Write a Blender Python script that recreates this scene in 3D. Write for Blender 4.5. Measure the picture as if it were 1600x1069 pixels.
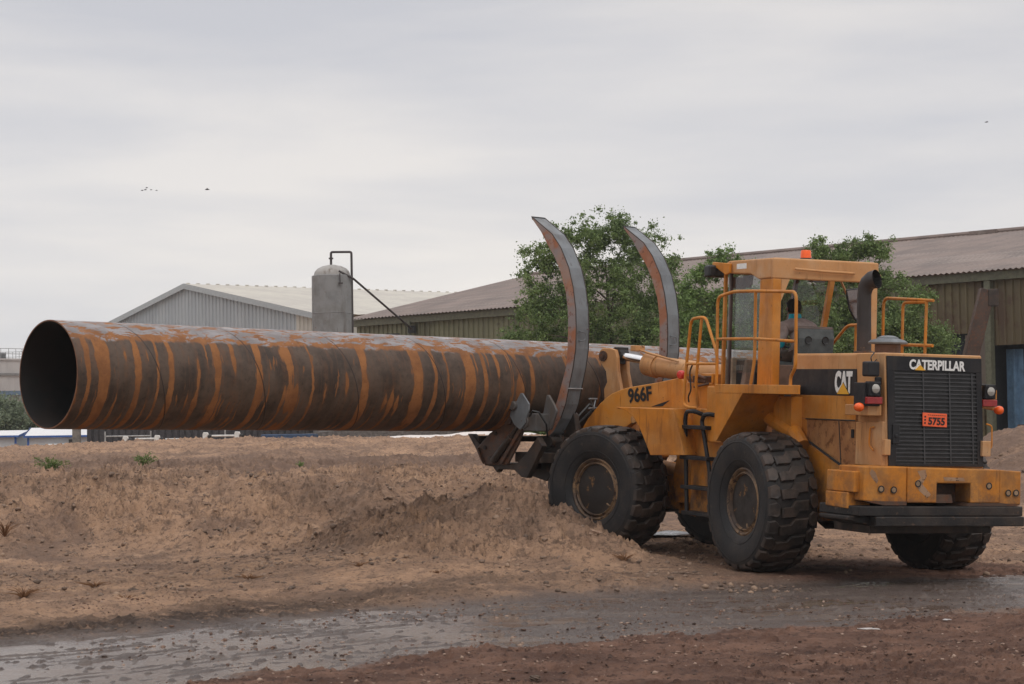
import bpy, bmesh, math, random
import numpy as np
from mathutils import Vector, Matrix
R = math.radians
random.seed(7)
rng = np.random.default_rng(11)
for o in list(bpy.data.objects): bpy.data.objects.remove(o)
SC = bpy.context.scene
COL = SC.collection

# ------------------------------------------------------------------ camera
cd = bpy.data.cameras.new('camera'); cam = bpy.data.objects.new('camera', cd); COL.objects.link(cam)
cd.sensor_width = 36; cd.lens = 36 * 3448.5 / 1600; cd.clip_start = .5; cd.clip_end = 6000
cam.matrix_world = Matrix.Translation((0, 0, 1.651)) @ Matrix.Rotation(R(90 + 2.6126), 4, 'X') @ Matrix.Rotation(-.014, 4, 'Z')
SC.camera = cam
SC.view_settings.view_transform = 'Standard'; SC.view_settings.look = 'None'
SC.view_settings.gamma = 1; SC.view_settings.exposure = 0
SC.render.engine = 'CYCLES'
SC.cycles.max_bounces = 8; SC.cycles.transparent_max_bounces = 12

# ------------------------------------------------------------------ sky: overcast cloud over a Nishita base
SUN_EL, SUN_AZ = 52, 150     # degrees; azimuth clockwise from +Y
W = bpy.data.worlds.new('World'); SC.world = W; W.use_nodes = True
wn = W.node_tree; wn.nodes.clear(); wl = wn.links
def N(t, ty, **k):
    n = t.nodes.new(ty)
    for a, b in k.items():
        if a.startswith('i_'): n.inputs[a[2:].replace('_', ' ')].default_value = b
        else: setattr(n, a, b)
    return n
out = N(wn, 'ShaderNodeOutputWorld')
sky = N(wn, 'ShaderNodeTexSky', sky_type='NISHITA', sun_disc=False, sun_elevation=R(SUN_EL), sun_rotation=R(SUN_AZ))
bg1 = N(wn, 'ShaderNodeBackground', i_Strength=.1); wl.new(sky.outputs[0], bg1.inputs[0])
tc = N(wn, 'ShaderNodeTexCoord'); mp = N(wn, 'ShaderNodeMapping'); mp.inputs['Scale'].default_value = (1.0, 1.0, 6.5)
mp.inputs['Rotation'].default_value = (0.05, R(-2), 0)
wl.new(tc.outputs['Generated'], mp.inputs[0])
n1 = N(wn, 'ShaderNodeTexNoise', i_Scale=3.2, i_Detail=6, i_Roughness=.52, i_Distortion=.15); wl.new(mp.outputs[0], n1.inputs[0])
n2 = N(wn, 'ShaderNodeTexNoise', i_Scale=1.1, i_Detail=3, i_Roughness=.5); wl.new(mp.outputs[0], n2.inputs[0])
cr = N(wn, 'ShaderNodeValToRGB'); e = cr.color_ramp.elements
e[0].position = .36; e[0].color = (.56, .562, .59, 1); e[1].position = .64; e[1].color = (.715, .69, .67, 1)
wl.new(n1.outputs[0], cr.inputs[0])
cr2 = N(wn, 'ShaderNodeValToRGB'); e = cr2.color_ramp.elements
e[0].position = .35; e[0].color = (.93, .935, .96, 1); e[1].position = .65; e[1].color = (1.04, 1.02, 1.0, 1)
wl.new(n2.outputs[0], cr2.inputs[0])
mx = N(wn, 'ShaderNodeMix', data_type='RGBA', blend_type='MULTIPLY'); mx.inputs[0].default_value = 1
wl.new(cr.outputs[0], mx.inputs[6]); wl.new(cr2.outputs[0], mx.inputs[7])
# brighter towards the horizon as in a thin overcast
sep = N(wn, 'ShaderNodeSeparateXYZ'); wl.new(tc.outputs['Generated'], sep.inputs[0])
mr = N(wn, 'ShaderNodeMapRange'); mr.inputs[1].default_value = 0; mr.inputs[2].default_value = .2; mr.inputs[3].default_value = 1.1; mr.inputs[4].default_value = .97
wl.new(sep.outputs[2], mr.inputs[0])
mz = N(wn, 'ShaderNodeMapRange', interpolation_type='SMOOTHSTEP'); mz.inputs[1].default_value = .2; mz.inputs[2].default_value = .9; mz.inputs[3].default_value = 1; mz.inputs[4].default_value = 1.9
wl.new(sep.outputs[2], mz.inputs[0]); mm_ = N(wn, 'ShaderNodeMath', operation='MULTIPLY'); wl.new(mr.outputs[0], mm_.inputs[0]); wl.new(mz.outputs[0], mm_.inputs[1])
mx2 = N(wn, 'ShaderNodeVectorMath', operation='SCALE'); wl.new(mx.outputs[2], mx2.inputs[0]); wl.new(mm_.outputs[0], mx2.inputs['Scale'])
bg2 = N(wn, 'ShaderNodeBackground', i_Strength=1.17); wl.new(mx2.outputs[0], bg2.inputs[0])
ms = N(wn, 'ShaderNodeMixShader'); ms.inputs[0].default_value = .93
wl.new(bg1.outputs[0], ms.inputs[1]); wl.new(bg2.outputs[0], ms.inputs[2]); wl.new(ms.outputs[0], out.inputs[0])
sl = bpy.data.lights.new('sun', 'SUN'); sl.energy = .7; sl.angle = R(25); sl.color = (1, .96, .9)
so = bpy.data.objects.new('sun', sl); COL.objects.link(so)
_sd = Vector((math.sin(R(SUN_AZ)) * math.cos(R(SUN_EL)), math.cos(R(SUN_AZ)) * math.cos(R(SUN_EL)), math.sin(R(SUN_EL))))
so.rotation_euler = _sd.to_track_quat('Z', 'Y').to_euler()

# ------------------------------------------------------------------ helpers
class MB:
    def __init__(s): s.v = []; s.f = []
    def add(s, vs, fs):
        b = len(s.v); s.v += [tuple(map(float, v)) for v in vs]; s.f += [tuple(b + i for i in f) for f in fs]; return s
    def box(s, x0, x1, y0, y1, z0, z1, M=None):
        vs = [(x, y, z) for x in (x0, x1) for y in (y0, y1) for z in (z0, z1)]
        if M is not None: vs = [tuple(M @ Vector(v)) for v in vs]
        return s.add(vs, [(0, 1, 3, 2), (4, 6, 7, 5), (0, 4, 5, 1), (2, 3, 7, 6), (0, 2, 6, 4), (1, 5, 7, 3)])
    def prism(s, poly, a0, a1, ax='y'):
        """polygon in the plane across ax, extruded from a0 to a1"""
        f = {'y': lambda p, a: (p[0], a, p[1]), 'x': lambda p, a: (a, p[0], p[1]), 'z': lambda p, a: (p[0], p[1], a)}[ax]
        n = len(poly)
        vs = [f(p, a0) for p in poly] + [f(p, a1) for p in poly]
        fs = [tuple(range(n)), tuple(range(2 * n - 1, n - 1, -1))] + [(i, (i + 1) % n, (i + 1) % n + n, i + n) for i in range(n)]
        return s.add(vs, fs)
    def tube(s, pts, r, n=10, caps=True, rs=None):
        pts = [Vector(p) for p in pts]; m = len(pts); vs = []; fs = []
        prev = None
        for i, p in enumerate(pts):
            t = (pts[min(i + 1, m - 1)] - pts[max(i - 1, 0)]).normalized()
            if prev is None:
                u = t.orthogonal().normalized()
            else:
                u = (prev - t * prev.dot(t)).normalized()
            prev = u; w = t.cross(u); rr = rs[i] if rs else r
            for k in range(n):
                a = 2 * math.pi * k / n
                vs.append(p + (u * math.cos(a) + w * math.sin(a)) * rr)
        for i in range(m - 1):
            for k in range(n):
                fs.append((i * n + k, i * n + (k + 1) % n, (i + 1) * n + (k + 1) % n, (i + 1) * n + k))
        if caps: fs += [tuple(range(n - 1, -1, -1)), tuple(range((m - 1) * n, m * n))]
        return s.add(vs, fs)
    def lathe(s, prof, c=(0, 0, 0), ax='z', n=32, close=False):
        """prof: (radius, height along ax)"""
        vs = []; fs = []; m = len(prof)
        for r, h in prof:
            for k in range(n):
                a = 2 * math.pi * k / n; p, q = r * math.cos(a), r * math.sin(a)
                v = {'z': (p, q, h), 'y': (p, h, q), 'x': (h, p, q)}[ax]
                vs.append((v[0] + c[0], v[1] + c[1], v[2] + c[2]))
        for i in range(m - 1 if not close else m):
            j = (i + 1) % m
            for k in range(n):
                fs.append((i * n + k, i * n + (k + 1) % n, j * n + (k + 1) % n, j * n + k))
        if not close:
            if prof[0][0] > 1e-4: fs.append(tuple(range(n)))
            if prof[-1][0] > 1e-4: fs.append(tuple(range(m * n - 1, (m - 1) * n - 1, -1)))
        return s.add(vs, fs)
    def build(s, name, mat, parent=None, smooth=False, bevel=0, M=None, seg=2):
        me = bpy.data.meshes.new(name); me.from_pydata(s.v, [], s.f); me.validate()
        bm = bmesh.new(); bm.from_mesh(me); bmesh.ops.recalc_face_normals(bm, faces=bm.faces); bm.to_mesh(me); bm.free()
        for m in (mat if isinstance(mat, (list, tuple)) else [mat]): me.materials.append(m)
        o = bpy.data.objects.new(name, me); COL.objects.link(o)
        if parent: o.parent = parent
        if M is not None: o.matrix_local = M
        if smooth:
            me.polygons.foreach_set('use_smooth', [True] * len(me.polygons))
            if smooth != 'all':
                try: me.set_sharp_from_angle(angle=R(40))
                except Exception: pass
        if bevel:
            b = o.modifiers.new('bevel', 'BEVEL'); b.width = bevel; b.segments = seg; b.limit_method = 'ANGLE'; b.angle_limit = R(35)
        return o
def rpath(pts, r=.08, n=5):
    """polyline with rounded corners"""
    pts = [Vector(p) for p in pts]; o = [pts[0]]
    for i in range(1, len(pts) - 1):
        a, b, c = pts[i - 1], pts[i], pts[i + 1]
        d1 = (a - b); d2 = (c - b); k = min(r, d1.length * .45, d2.length * .45)
        p, q = b + d1.normalized() * k, b + d2.normalized() * k
        for j in range(n + 1):
            t = j / n; o.append(p * (1 - t) ** 2 + b * 2 * t * (1 - t) + q * t * t)
    return o + [pts[-1]]
def tag(o, label=None, cat=None, group=None, kind=None):
    if label: o['label'] = label
    if cat: o['category'] = cat
    if group: o['group'] = group
    if kind: o['kind'] = kind
    return o
def thing(name, label, cat, loc=(0, 0, 0), group=None, M=None):
    o = bpy.data.objects.new(name, None); COL.objects.link(o); o.empty_display_size = .3
    if M is not None: o.matrix_world = M
    else: o.location = loc
    return tag(o, label, cat, group)
def copy_tree(o, parent=None):
    c = o.copy(); COL.objects.link(c)
    if parent: c.parent = parent
    for ch in o.children: copy_tree(ch, c)
    return c
def text_obj(txt, w, h, name, mat, parent, M, bold=.02, depth=.006, slant=0):
    cu = bpy.data.curves.new('t', 'FONT'); cu.body = txt; cu.size = 1; cu.offset = bold; cu.extrude = .01; cu.resolution_u = 4
    t = bpy.data.objects.new('t', cu); COL.objects.link(t); bpy.context.view_layer.update()
    me = bpy.data.meshes.new_from_object(t.evaluated_get(bpy.context.evaluated_depsgraph_get()))
    bpy.data.objects.remove(t)
    co = np.array([v.co[:] for v in me.vertices]); lo, hi = co.min(0), co.max(0)
    sc = np.array([w, h, depth]) / (hi - lo); co = (co - (lo + hi) / 2) * sc
    co[:, 0] += slant * co[:, 1]
    me.vertices.foreach_set('co', co.ravel()); me.name = name; me.materials.append(mat)
    o = bpy.data.objects.new(name, me); COL.objects.link(o); o.parent = parent; o.matrix_local = M
    return o
def face_M(origin, xdir, ydir):
    x = Vector(xdir).normalized(); y = Vector(ydir); y = (y - x * y.dot(x)).normalized(); z = x.cross(y)
    m = Matrix((x, y, z)).transposed().to_4x4(); m.translation = Vector(origin); return m

# ------------------------------------------------------------------ materials
def mat_new(name):
    m = bpy.data.materials.new(name); m.use_nodes = True; t = m.node_tree; b = t.nodes['Principled BSDF']
    return m, t, b
def mixc(t, fac, a, b, mode='MIX'):
    n = N(t, 'ShaderNodeMix', data_type='RGBA', blend_type=mode)
    for i, s in ((0, fac), (6, a), (7, b)):
        if hasattr(s, 'links'): t.links.new(s, n.inputs[i])
        else: n.inputs[i].default_value = s if i == 0 else (*s, 1)
    return n.outputs[2]
def ramp(t, src, p0, p1, c0=0., c1=1.):
    n = N(t, 'ShaderNodeMapRange', interpolation_type='SMOOTHSTEP')
    t.links.new(src, n.inputs[0])
    for i, v in ((1, p0), (2, p1), (3, c0), (4, c1)): n.inputs[i].default_value = v
    return n.outputs[0]
def noise(t, scale=5, detail=4, rough=.55, vec=None, sc=None, dist=0):
    n = N(t, 'ShaderNodeTexNoise', i_Scale=scale, i_Detail=detail, i_Roughness=rough, i_Distortion=dist)
    if vec is None: vec = N(t, 'ShaderNodeTexCoord').outputs['Object']
    if sc:
        m = N(t, 'ShaderNodeMapping'); m.inputs['Scale'].default_value = sc; t.links.new(vec, m.inputs[0]); vec = m.outputs[0]
    t.links.new(vec, n.inputs[0]); return n.outputs[0]
def bump(t, b, src, strength=.3, dist=.02):
    n = N(t, 'ShaderNodeBump'); n.inputs['Strength'].default_value = strength; n.inputs['Distance'].default_value = dist
    t.links.new(src, n.inputs['Height']); t.links.new(n.outputs[0], b.inputs['Normal'])
def worn(name, base, alt, rust=(.07, .03, .015), rough=.5, alt_amt=(.45, .7), rust_amt=(.68, .74), dirt=(.10, .065, .04), dirt_amt=.3, metal=0, scale=1., streak=True, bmp=.15, mud=0):
    m, t, b = mat_new(name)
    c = mixc(t, ramp(t, noise(t, 2.2 * scale, 5, .6), *alt_amt), base, alt)
    if streak:   # run-down stains: fine across, long in z
        c = mixc(t, ramp(t, noise(t, 5 * scale, 4, .6, sc=(1, 1, .18)), .5, .78, 0, .75), c, dirt)
    if streak:
        c = mixc(t, ramp(t, noise(t, 16 * scale, 4, .6, sc=(1, 1, .10)), .60, .70, 0, .5), c, tuple(x * .55 for x in dirt))
    c = mixc(t, ramp(t, noise(t, 1.3 * scale, 6, .65), .4, .75, 0, dirt_amt), c, dirt)
    c = mixc(t, ramp(t, noise(t, 9 * scale, 6, .7), *rust_amt), c, rust)
    if mud:
        sx_ = N(t, 'ShaderNodeSeparateXYZ'); t.links.new(N(t, 'ShaderNodeTexCoord').outputs['Object'], sx_.inputs[0])
        hgt = ramp(t, sx_.outputs[2], mud, .5, 0, 1)
        mk = N(t, 'ShaderNodeMath', operation='MULTIPLY'); t.links.new(hgt, mk.inputs[0]); t.links.new(ramp(t, noise(t, 3.5, 7, .72), .38, .62), mk.inputs[1])
        c = mixc(t, mk.outputs[0], c, (.10, .062, .042))
        sp_ = ramp(t, noise(t, 38, 3, .7), .66, .70, 0, .7); c = mixc(t, sp_, c, (.12, .07, .045))
    b.inputs['Specular IOR Level'].default_value = .32
    t.links.new(c, b.inputs['Base Color'])
    r = ramp(t, noise(t, 6, 4), .3, .7, rough - .1, rough + .18); t.links.new(r, b.inputs['Roughness'])
    b.inputs['Metallic'].default_value = metal
    bump(t, b, noise(t, 22 * scale, 4), bmp, .01)
    return m
def plain(name, col, rough=.6, metal=0, var=.25, scale=8, bmp=0., emis=None):
    m, t, b = mat_new(name)
    d = tuple(x * (1 - var) for x in col); l = tuple(min(1, x * (1 + var)) for x in col)
    t.links.new(mixc(t, ramp(t, noise(t, scale, 5, .6), .3, .7), d, l), b.inputs['Base Color'])
    b.inputs['Roughness'].default_value = rough; b.inputs['Metallic'].default_value = metal
    if bmp: bump(t, b, noise(t, scale * 3, 5), bmp, .02)
    return m
YEL = worn('paint_orange', (.56, .20, .018), (.54, .235, .05), dirt=(.23, .085, .018), dirt_amt=.65, rust_amt=(.66, .72), mud=1.9, alt_amt=(.42, .66))
YEL2 = worn('paint_orange_faded', (.52, .265, .105), (.52, .32, .17), dirt=(.33, .15, .055), dirt_amt=.5, rust_amt=(.67, .73), mud=1.6)
YELR = worn('paint_orange_rusty', (.42, .20, .075), (.30, .13, .05), dirt=(.16, .07, .03), dirt_amt=.7, rust_amt=(.52, .62), rust=(.17, .065, .022))
BLK = worn('paint_black', (.012, .012, .014), (.02, .02, .022), rust=(.06, .035, .025), rust_amt=(.66, .74), dirt=(.045, .034, .028), dirt_amt=.45)
DARKST = worn('dark_greasy_steel', (.026, .020, .017), (.045, .034, .028), rust=(.075, .035, .02), rust_amt=(.55, .7), dirt=(.085, .055, .038), dirt_amt=.6)
BROWNST = worn('brown_rusty_steel', (.07, .04, .028), (.045, .03, .025), rust=(.12, .05, .025), rust_amt=(.5, .62), dirt=(.12, .075, .05), dirt_amt=.5)
GREYST = worn('grey_painted_steel', (.185, .20, .212), (.13, .142, .152), rust=(.10, .05, .035), rust_amt=(.655, .68), dirt=(.10, .085, .075), dirt_amt=.4, rough=.45)
RUSTGREY = worn('grey_steel_worn_to_rust', (.30, .115, .055), (.23, .19, .18), alt_amt=(.44, .60), rust=(.16, .055, .03), rust_amt=(.56, .66), dirt=(.34, .20, .14), dirt_amt=.6, scale=1.3)
RUBBER, _t, _b = mat_new('dusty_rubber')
_c = mixc(_t, ramp(_t, noise(_t, 3, 6, .65), .4, .68), (.010, .010, .011), (.028, .022, .019))
_c = mixc(_t, ramp(_t, noise(_t, 11, 6, .7), .60, .74, 0, .7), _c, (.085, .06, .045))
_t.links.new(_c, _b.inputs['Base Color']); _b.inputs['Roughness'].default_value = .72; bump(_t, _b, noise(_t, 30, 5), .5, .01)
TREAD, _t, _b = mat_new('dirty_tread_rubber')
_c = mixc(_t, ramp(_t, noise(_t, 4, 6, .65), .35, .65), (.018, .014, .012), (.060, .040, .030))
_t.links.new(_c, _b.inputs['Base Color']); _b.inputs['Roughness'].default_value = .6; bump(_t, _b, noise(_t, 30, 5), .6, .01)
SLAB = worn('scuffed_black_slab', (.014, .013, .013), (.03, .028, .027), rust=(.10, .06, .04), rust_amt=(.58, .66), dirt=(.07, .048, .036), dirt_amt=.8, scale=1.6, streak=False, bmp=.5)
RIM = worn('rim_caked_with_mud', (.065, .042, .03), (.33, .20, .10), alt_amt=(.43, .62), rust=(.04, .025, .02), rust_amt=(.5, .62), dirt=(.05, .035, .027), dirt_amt=.7)
DISC = worn('shaded_wheel_disc', (.022, .018, .016), (.06, .04, .028), rust=(.20, .10, .035), rust_amt=(.60, .68), dirt=(.03, .022, .018), dirt_amt=.6, scale=.8)  # shade of the deep barrel put into the colour, plus rust patches
CHROME = plain('polished_rod', (.75, .75, .76), .12, 1, .05)
LENS = plain('clear_lens', (.42, .40, .36), .12, .3, .1)
REDL = plain('red_lens', (.28, .02, .02), .25, 0, .15)
REDB = plain('bright_red_lens', (.55, .04, .03), .25, 0, .1)
ORGL = plain('orange_lens', (.85, .12, .015), .25, 0, .1)
PLATE = plain('orange_plate', (.85, .13, .04), .45, 0, .08)
WHITE = plain('white_lettering', (.72, .71, .68), .5, 0, .12, 25)
INK = plain('black_lettering', (.012, .012, .012), .5)
YTRI = plain('yellow_emblem', (.72, .36, .02), .5, 0, .06)
GLASS, _t, _b = mat_new('dusty_glass')
_b.inputs['Base Color'].default_value = (.9, .93, .92, 1); _b.inputs['Roughness'].default_value = .03
_t.nodes.remove(_b); _o = [n for n in _t.nodes if n.type == 'OUTPUT_MATERIAL'][0]
_tr = N(_t, 'ShaderNodeBsdfTransparent'); _tr.inputs[0].default_value = (.80, .84, .83, 1)
_gl = N(_t, 'ShaderNodeBsdfGlossy', i_Roughness=.04); _gl.inputs[0].default_value = (1, 1, 1, 1)
_df = N(_t, 'ShaderNodeBsdfDiffuse'); _df.inputs[0].default_value = (.45, .42, .38, 1)
_lw = N(_t, 'ShaderNodeLayerWeight', i_Blend=.5); _pw = N(_t, 'ShaderNodeMath', operation='POWER'); _t.links.new(_lw.outputs['Facing'], _pw.inputs[0]); _pw.inputs[1].default_value = 4
_ma = N(_t, 'ShaderNodeMath', operation='MULTIPLY_ADD'); _t.links.new(_pw.outputs[0], _ma.inputs[0]); _ma.inputs[1].default_value = .6; _ma.inputs[2].default_value = .04
_m1 = N(_t, 'ShaderNodeMixShader'); _t.links.new(_ma.outputs[0], _m1.inputs[0])
_t.links.new(_tr.outputs[0], _m1.inputs[1]); _t.links.new(_gl.outputs[0], _m1.inputs[2])
_m2 = N(_t, 'ShaderNodeMixShader'); _t.links.new(ramp(_t, noise(_t, 7, 6, .7, sc=(1, 1, .4)), .4, .75, .03, .16), _m2.inputs[0])
_t.links.new(_m1.outputs[0], _m2.inputs[1]); _t.links.new(_df.outputs[0], _m2.inputs[2]); _t.links.new(_m2.outputs[0], _o.inputs[0])

# ------------------------------------------------------------------ ground
def vnoise(x, y, seed=0):
    """smooth 2D gradient noise, about -1..1"""
    xi = np.floor(x).astype(np.int64); yi = np.floor(y).astype(np.int64); xf = x - xi; yf = y - yi
    def g(ix, iy, dx, dy):
        h = (ix * 374761393 + iy * 668265263 + seed * 1442695041) & 0xffffffff
        h = ((h ^ (h >> 13)) * 1274126177) & 0xffffffff; h = h ^ (h >> 16)
        a = (h & 0xffff) / 65536. * 2 * np.pi
        return np.cos(a) * dx + np.sin(a) * dy
    u = xf * xf * xf * (xf * (xf * 6 - 15) + 10); v = yf * yf * yf * (yf * (yf * 6 - 15) + 10)
    a = g(xi, yi, xf, yf); b = g(xi + 1, yi, xf - 1, yf); c = g(xi, yi + 1, xf, yf - 1); d = g(xi + 1, yi + 1, xf - 1, yf - 1)
    return (a + (b - a) * u + (c - a) * v + (a - b - c + d) * u * v) * 1.5
def fbm(x, y, o=4, seed=0, gain=.5):
    s = 0; a = 1; t = 0
    for i in range(o):
        s = s + a * vnoise(x * 2 ** i, y * 2 ** i, seed + i * 17); t += a; a *= gain
    return s / t
def sst(a, b, x):
    t = np.clip((x - a) / (b - a), 0, 1); return t * t * (3 - 2 * t)
RIDGE = [(-4.6, 32.6, .35), (-3.0, 32.0, .55), (-1.8, 31.0, .80), (-.9, 30.4, 1.0), (-.2, 30.0, 1.14), (.25, 29.4, .96), (.58, 28.8, .82), (.9, 28.5, .71), (1.23, 28.2, .60), (1.62, 27.9, .40), (1.92, 27.6, .20), (2.2, 27.4, .02)]
_rx = np.array([p[0] for p in RIDGE]); _ry = np.array([p[1] for p in RIDGE]); _rz = np.array([p[2] for p in RIDGE])
_tt = np.linspace(0, 1, 44); _q = np.linspace(0, 1, len(RIDGE))
_rx, _ry, _rz = np.interp(_tt, _q, _rx), np.interp(_tt, _q, _ry), np.interp(_tt, _q, _rz)
WATER_Z = -.062
YU_X = [-9, -4.55, -3.55, -2.55, -1, 0, 2.6, 4, 6.3, 9]; YU_Z = [18.8, 19.7, 20.6, 22.0, 23.3, 24.1, 25.6, 26.6, 27.0, 27.6]
def terrain(x, y, fine=True):
    x = np.asarray(x, float); y = np.asarray(y, float)
    lo = fbm(x * .35, y * .35, 3, 3)
    # loader standing plane
    zl = -.0372 * (x - 4.15) + .0224 * (y - 27.57)
    d = np.hypot((x - 3.4), (y - 29.4)); wl_ = 1 - sst(4.2, 8.5, d)
    base = np.where(y < 25, -.025, 0) + .09 * sst(28, 36, y) + .03 * lo
    z = base * (1 - wl_) + zl * wl_
    # puddle band
    yl = np.interp(x, [-9, -3, -2.2, -1, 1.1, 2.3, 3.6, 4.9, 8], [10, 14.6, 16.0, 17.5, 18.9, 19.6, 20.6, 21.3, 22.6])
    yu = np.interp(x, YU_X, YU_Z)
    wob = fbm(x * .8, y * .8, 4, 9) * .9
    m = sst(-.35, .45, y - yl + wob) * (1 - sst(-.5, .4, y - yu + wob * .7))
    # keep wheel prints dry
    m = m * sst(.7, 1.4, np.hypot(x - 3.0, y - 27.1)) * sst(.8, 1.5, np.hypot(x - 5.33, y - 28.1))
    z = z * (1 - m) + (WATER_Z - .010 - .009 * (1 - sst(-2.5, 1.5, x))) * m
    # bank on the left
    wv = fbm(x * .22, y * .1, 3, 21); w2 = fbm(x * .6, y * .3, 3, 33)
    bx = 1 - sst(-.5, 2.6, x)
    yt = 31.6 + wv * 2.0; yc = 36.4 + wv * 2.4 + w2 * 1.2
    bank = 1.02 * sst(0, 1, (y - yt) / (yc - yt)) ** .85 * bx
    bank += bx * (.10 * sst(46, 50, y + wv * 5) + (.12 + .18 * w2) * sst(41, 44, y + wv * 7) * (1 - sst(46, 52, y)))
    crest = np.interp(x, [-16, -11.5, -8, -4, 2], [1.60, 1.72, 1.76, 1.72, 1.71]) + .05 * w2
    far = sst(55, 70, y + wv * 7) * (1 - sst(74, 86, y))
    bank = bank * (1 - far) + crest * far * (1 - sst(3, 9, x)) + bank * far * sst(3, 9, x)
    bank = bank * (1 - sst(74, 90, y))
    z = z + bank
    z = np.maximum(z, (.07 + .05 * w2) * np.exp(-((y - 22.9 - wob * .5 - (x + 5) * .25) / .5) ** 2) * (1 - sst(-4.0, -1.5, x)) + z * .9)
    # rough ground and heap to the right
    z = z + .25 * sst(33, 42, y) * (1 - sst(60, 80, y)) * sst(2.5, 5, x) * (1 + w2)
    z = z + 1.75 * np.exp(-((x - 13.2) / 3.6) ** 2 - ((y - 50) / 6) ** 2) * (1 + .15 * w2)
    # mound in front of the wheel
    md = np.full(z.shape, -9.)
    wn_ = 1 + .16 * fbm(x * 1.3, y * 1.3, 4, 5)
    near = (np.abs(x) < 12) & (y > 24) & (y < 37)
    if near.any():
        xn, yn, wnn = x[near], y[near], wn_[near]; mm = np.full(xn.shape, -9.)
        for a, b, c in zip(_rx, _ry, _rz):
            dx = xn - a; dy = yn - b; s = np.where(dy < 0, .40, .60)
            dd = np.sqrt((dx * .50) ** 2 + (dy * s) ** 2 + .0025) * wnn
            mm = np.maximum(mm, c - .10 - dd)
        md[near] = mm
    k = 14.; z = np.where(near, np.log(np.exp(k * np.clip(z, -2, 3)) + np.exp(k * np.clip(md, -3, 3))) / k, z)
    if fine:
        rough = np.clip(bank * 1.2, 0, 1) * (1 - sst(36, 50, y) * .55) + sst(0.02, .25, np.clip(md - .05, -1, 2)) + .36
        rough = rough * (1 - m * .75) * (.35 + .65 * sst(1.2, 2.4, np.hypot(x - 3.0, y - 27.1)))
        pat = .45 + .75 * sst(-.2, .35, fbm(x * .55, y * .4, 2, 71))
        # gullies running down-slope diagonally + clods
        gx = x * 1.1 + y * .55
        g = 1 - np.abs(fbm(gx * 2.2, (y - x * .6) * .8, 4, 41)) * 2
        z = z + rough * pat * (.085 * g - .03) + rough * (.11 * pat * fbm(x * 2.2, y * 2.4, 5, 51, .62) + .15 * fbm(x * .75 + y * .3, y * .55, 3, 55, .5))
        rdg = 1 - np.abs(fbm((x + y * .5) * 4.2, (y - x * .5) * 1.9, 3, 141, .6)) * 2.4
        z = z + rough * pat * .055 * np.clip(rdg, -1, 1) ** 2 * np.sign(rdg)
        cl = np.clip(fbm(x * 6, y * 4.4, 3, 61, .6) - .27, 0, 1)
        z = z + rough * np.minimum(cl, .16) * .45
        cf = np.minimum(np.clip(fbm(x * 12, y * 7, 2, 81, .6) - .36, 0, 1), .22)
        z = z + .13 * cf * (.4 + rough) * (1 - m) + m * ((.012 + .010 * sst(-3, 2, x)) * fbm(x * 1.0 , y * 4.5 - x * 1.4, 5, 91, .68) + .001 + .10 * np.minimum(np.clip(fbm(x * 8, y * 5, 2, 95) - .30, 0, 1), .25))
        z = z + (.012 + .020 * np.clip(rough, 0, 1)) * fbm(x * 9, y * 5.5, 4, 101, .7) * (1 - m * .6)
        c2 = np.abs(fbm(x * 5.5 + y, y * 3.4, 3, 151, .65)); z = z - rough * pat * .05 * np.exp(-(c2 / .07) ** 2)
        # wheel ruts along the wet track: low broken berms either side of each rut
        for f_, sd in ((.22, 1), (.34, 2), (.58, 3), (.72, 4), (.90, 5)):
            dc = y - (yl * (1 - f_) + yu * f_) + .25 * fbm(x * .25, y * .02, 2, 200 + sd)
            z = z + m * (.020 * np.exp(-((dc - .16) / .07) ** 2) + .020 * np.exp(-((dc + .16) / .07) ** 2) - .012 * np.exp(-(dc / .10) ** 2)) * sst(-.25, .35, fbm(x * 1.1, y * .5, 3, 210 + sd)) * (1 + .6 * fbm(x * 8, y * 3, 2, 220 + sd))
        # churned mud at the water's edge
        ed = m * (1 - m) * 4
        z = z + ed * .03 * fbm(x * 3, y * 7, 3, 111, .6)
    return z, m, np.clip(bank, 0, 2), md
def add_attr(me, nm, arr):
    a = me.attributes.new(nm, 'FLOAT', 'POINT'); a.data.foreach_set('value', np.ascontiguousarray(arr, dtype=np.float32).ravel())
def grid_mesh(name, X, Y, Z):
    r, c = X.shape; me = bpy.data.meshes.new(name)
    co = np.stack([X, Y, Z], -1).reshape(-1, 3); i = np.arange((r - 1) * (c - 1)); a = (i // (c - 1)) * c + i % (c - 1)
    q = np.stack([a, a + 1, a + c + 1, a + c], -1)
    me.vertices.add(len(co)); me.vertices.foreach_set('co', co.ravel()); me.loops.add(q.size); me.loops.foreach_set('vertex_index', q.ravel())
    me.polygons.add(len(q)); me.polygons.foreach_set('loop_start', np.arange(0, q.size, 4)); me.polygons.foreach_set('loop_total', np.full(len(q), 4))
    me.polygons.foreach_set('use_smooth', np.ones(len(q), bool)); me.update(); return me
rows = np.concatenate([np.arange(4, 14, .25), np.arange(14, 27, .045), np.arange(27, 37, .05), np.arange(37, 50, .1), np.arange(50, 90, .3), np.geomspace(90, 1400, 40)])
cols = np.concatenate([np.linspace(-1.6, -.29, 60)[:-1], np.linspace(-.29, .29, 760), np.linspace(.29, 1.6, 60)[1:]])
GY = np.repeat(rows[:, None], len(cols), 1); GX = cols[None, :] * (GY + 3)
GZ, GM, GB, GD = terrain(GX, GY)
gm = grid_mesh('ground', GX, GY, GZ)
add_attr(gm, 'wet', np.clip(GM + .0, 0, 1)); add_attr(gm, 'bank', np.clip(GB, 0, 1)); add_attr(gm, 'mound', np.clip(GD * 2, 0, 1))
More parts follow.
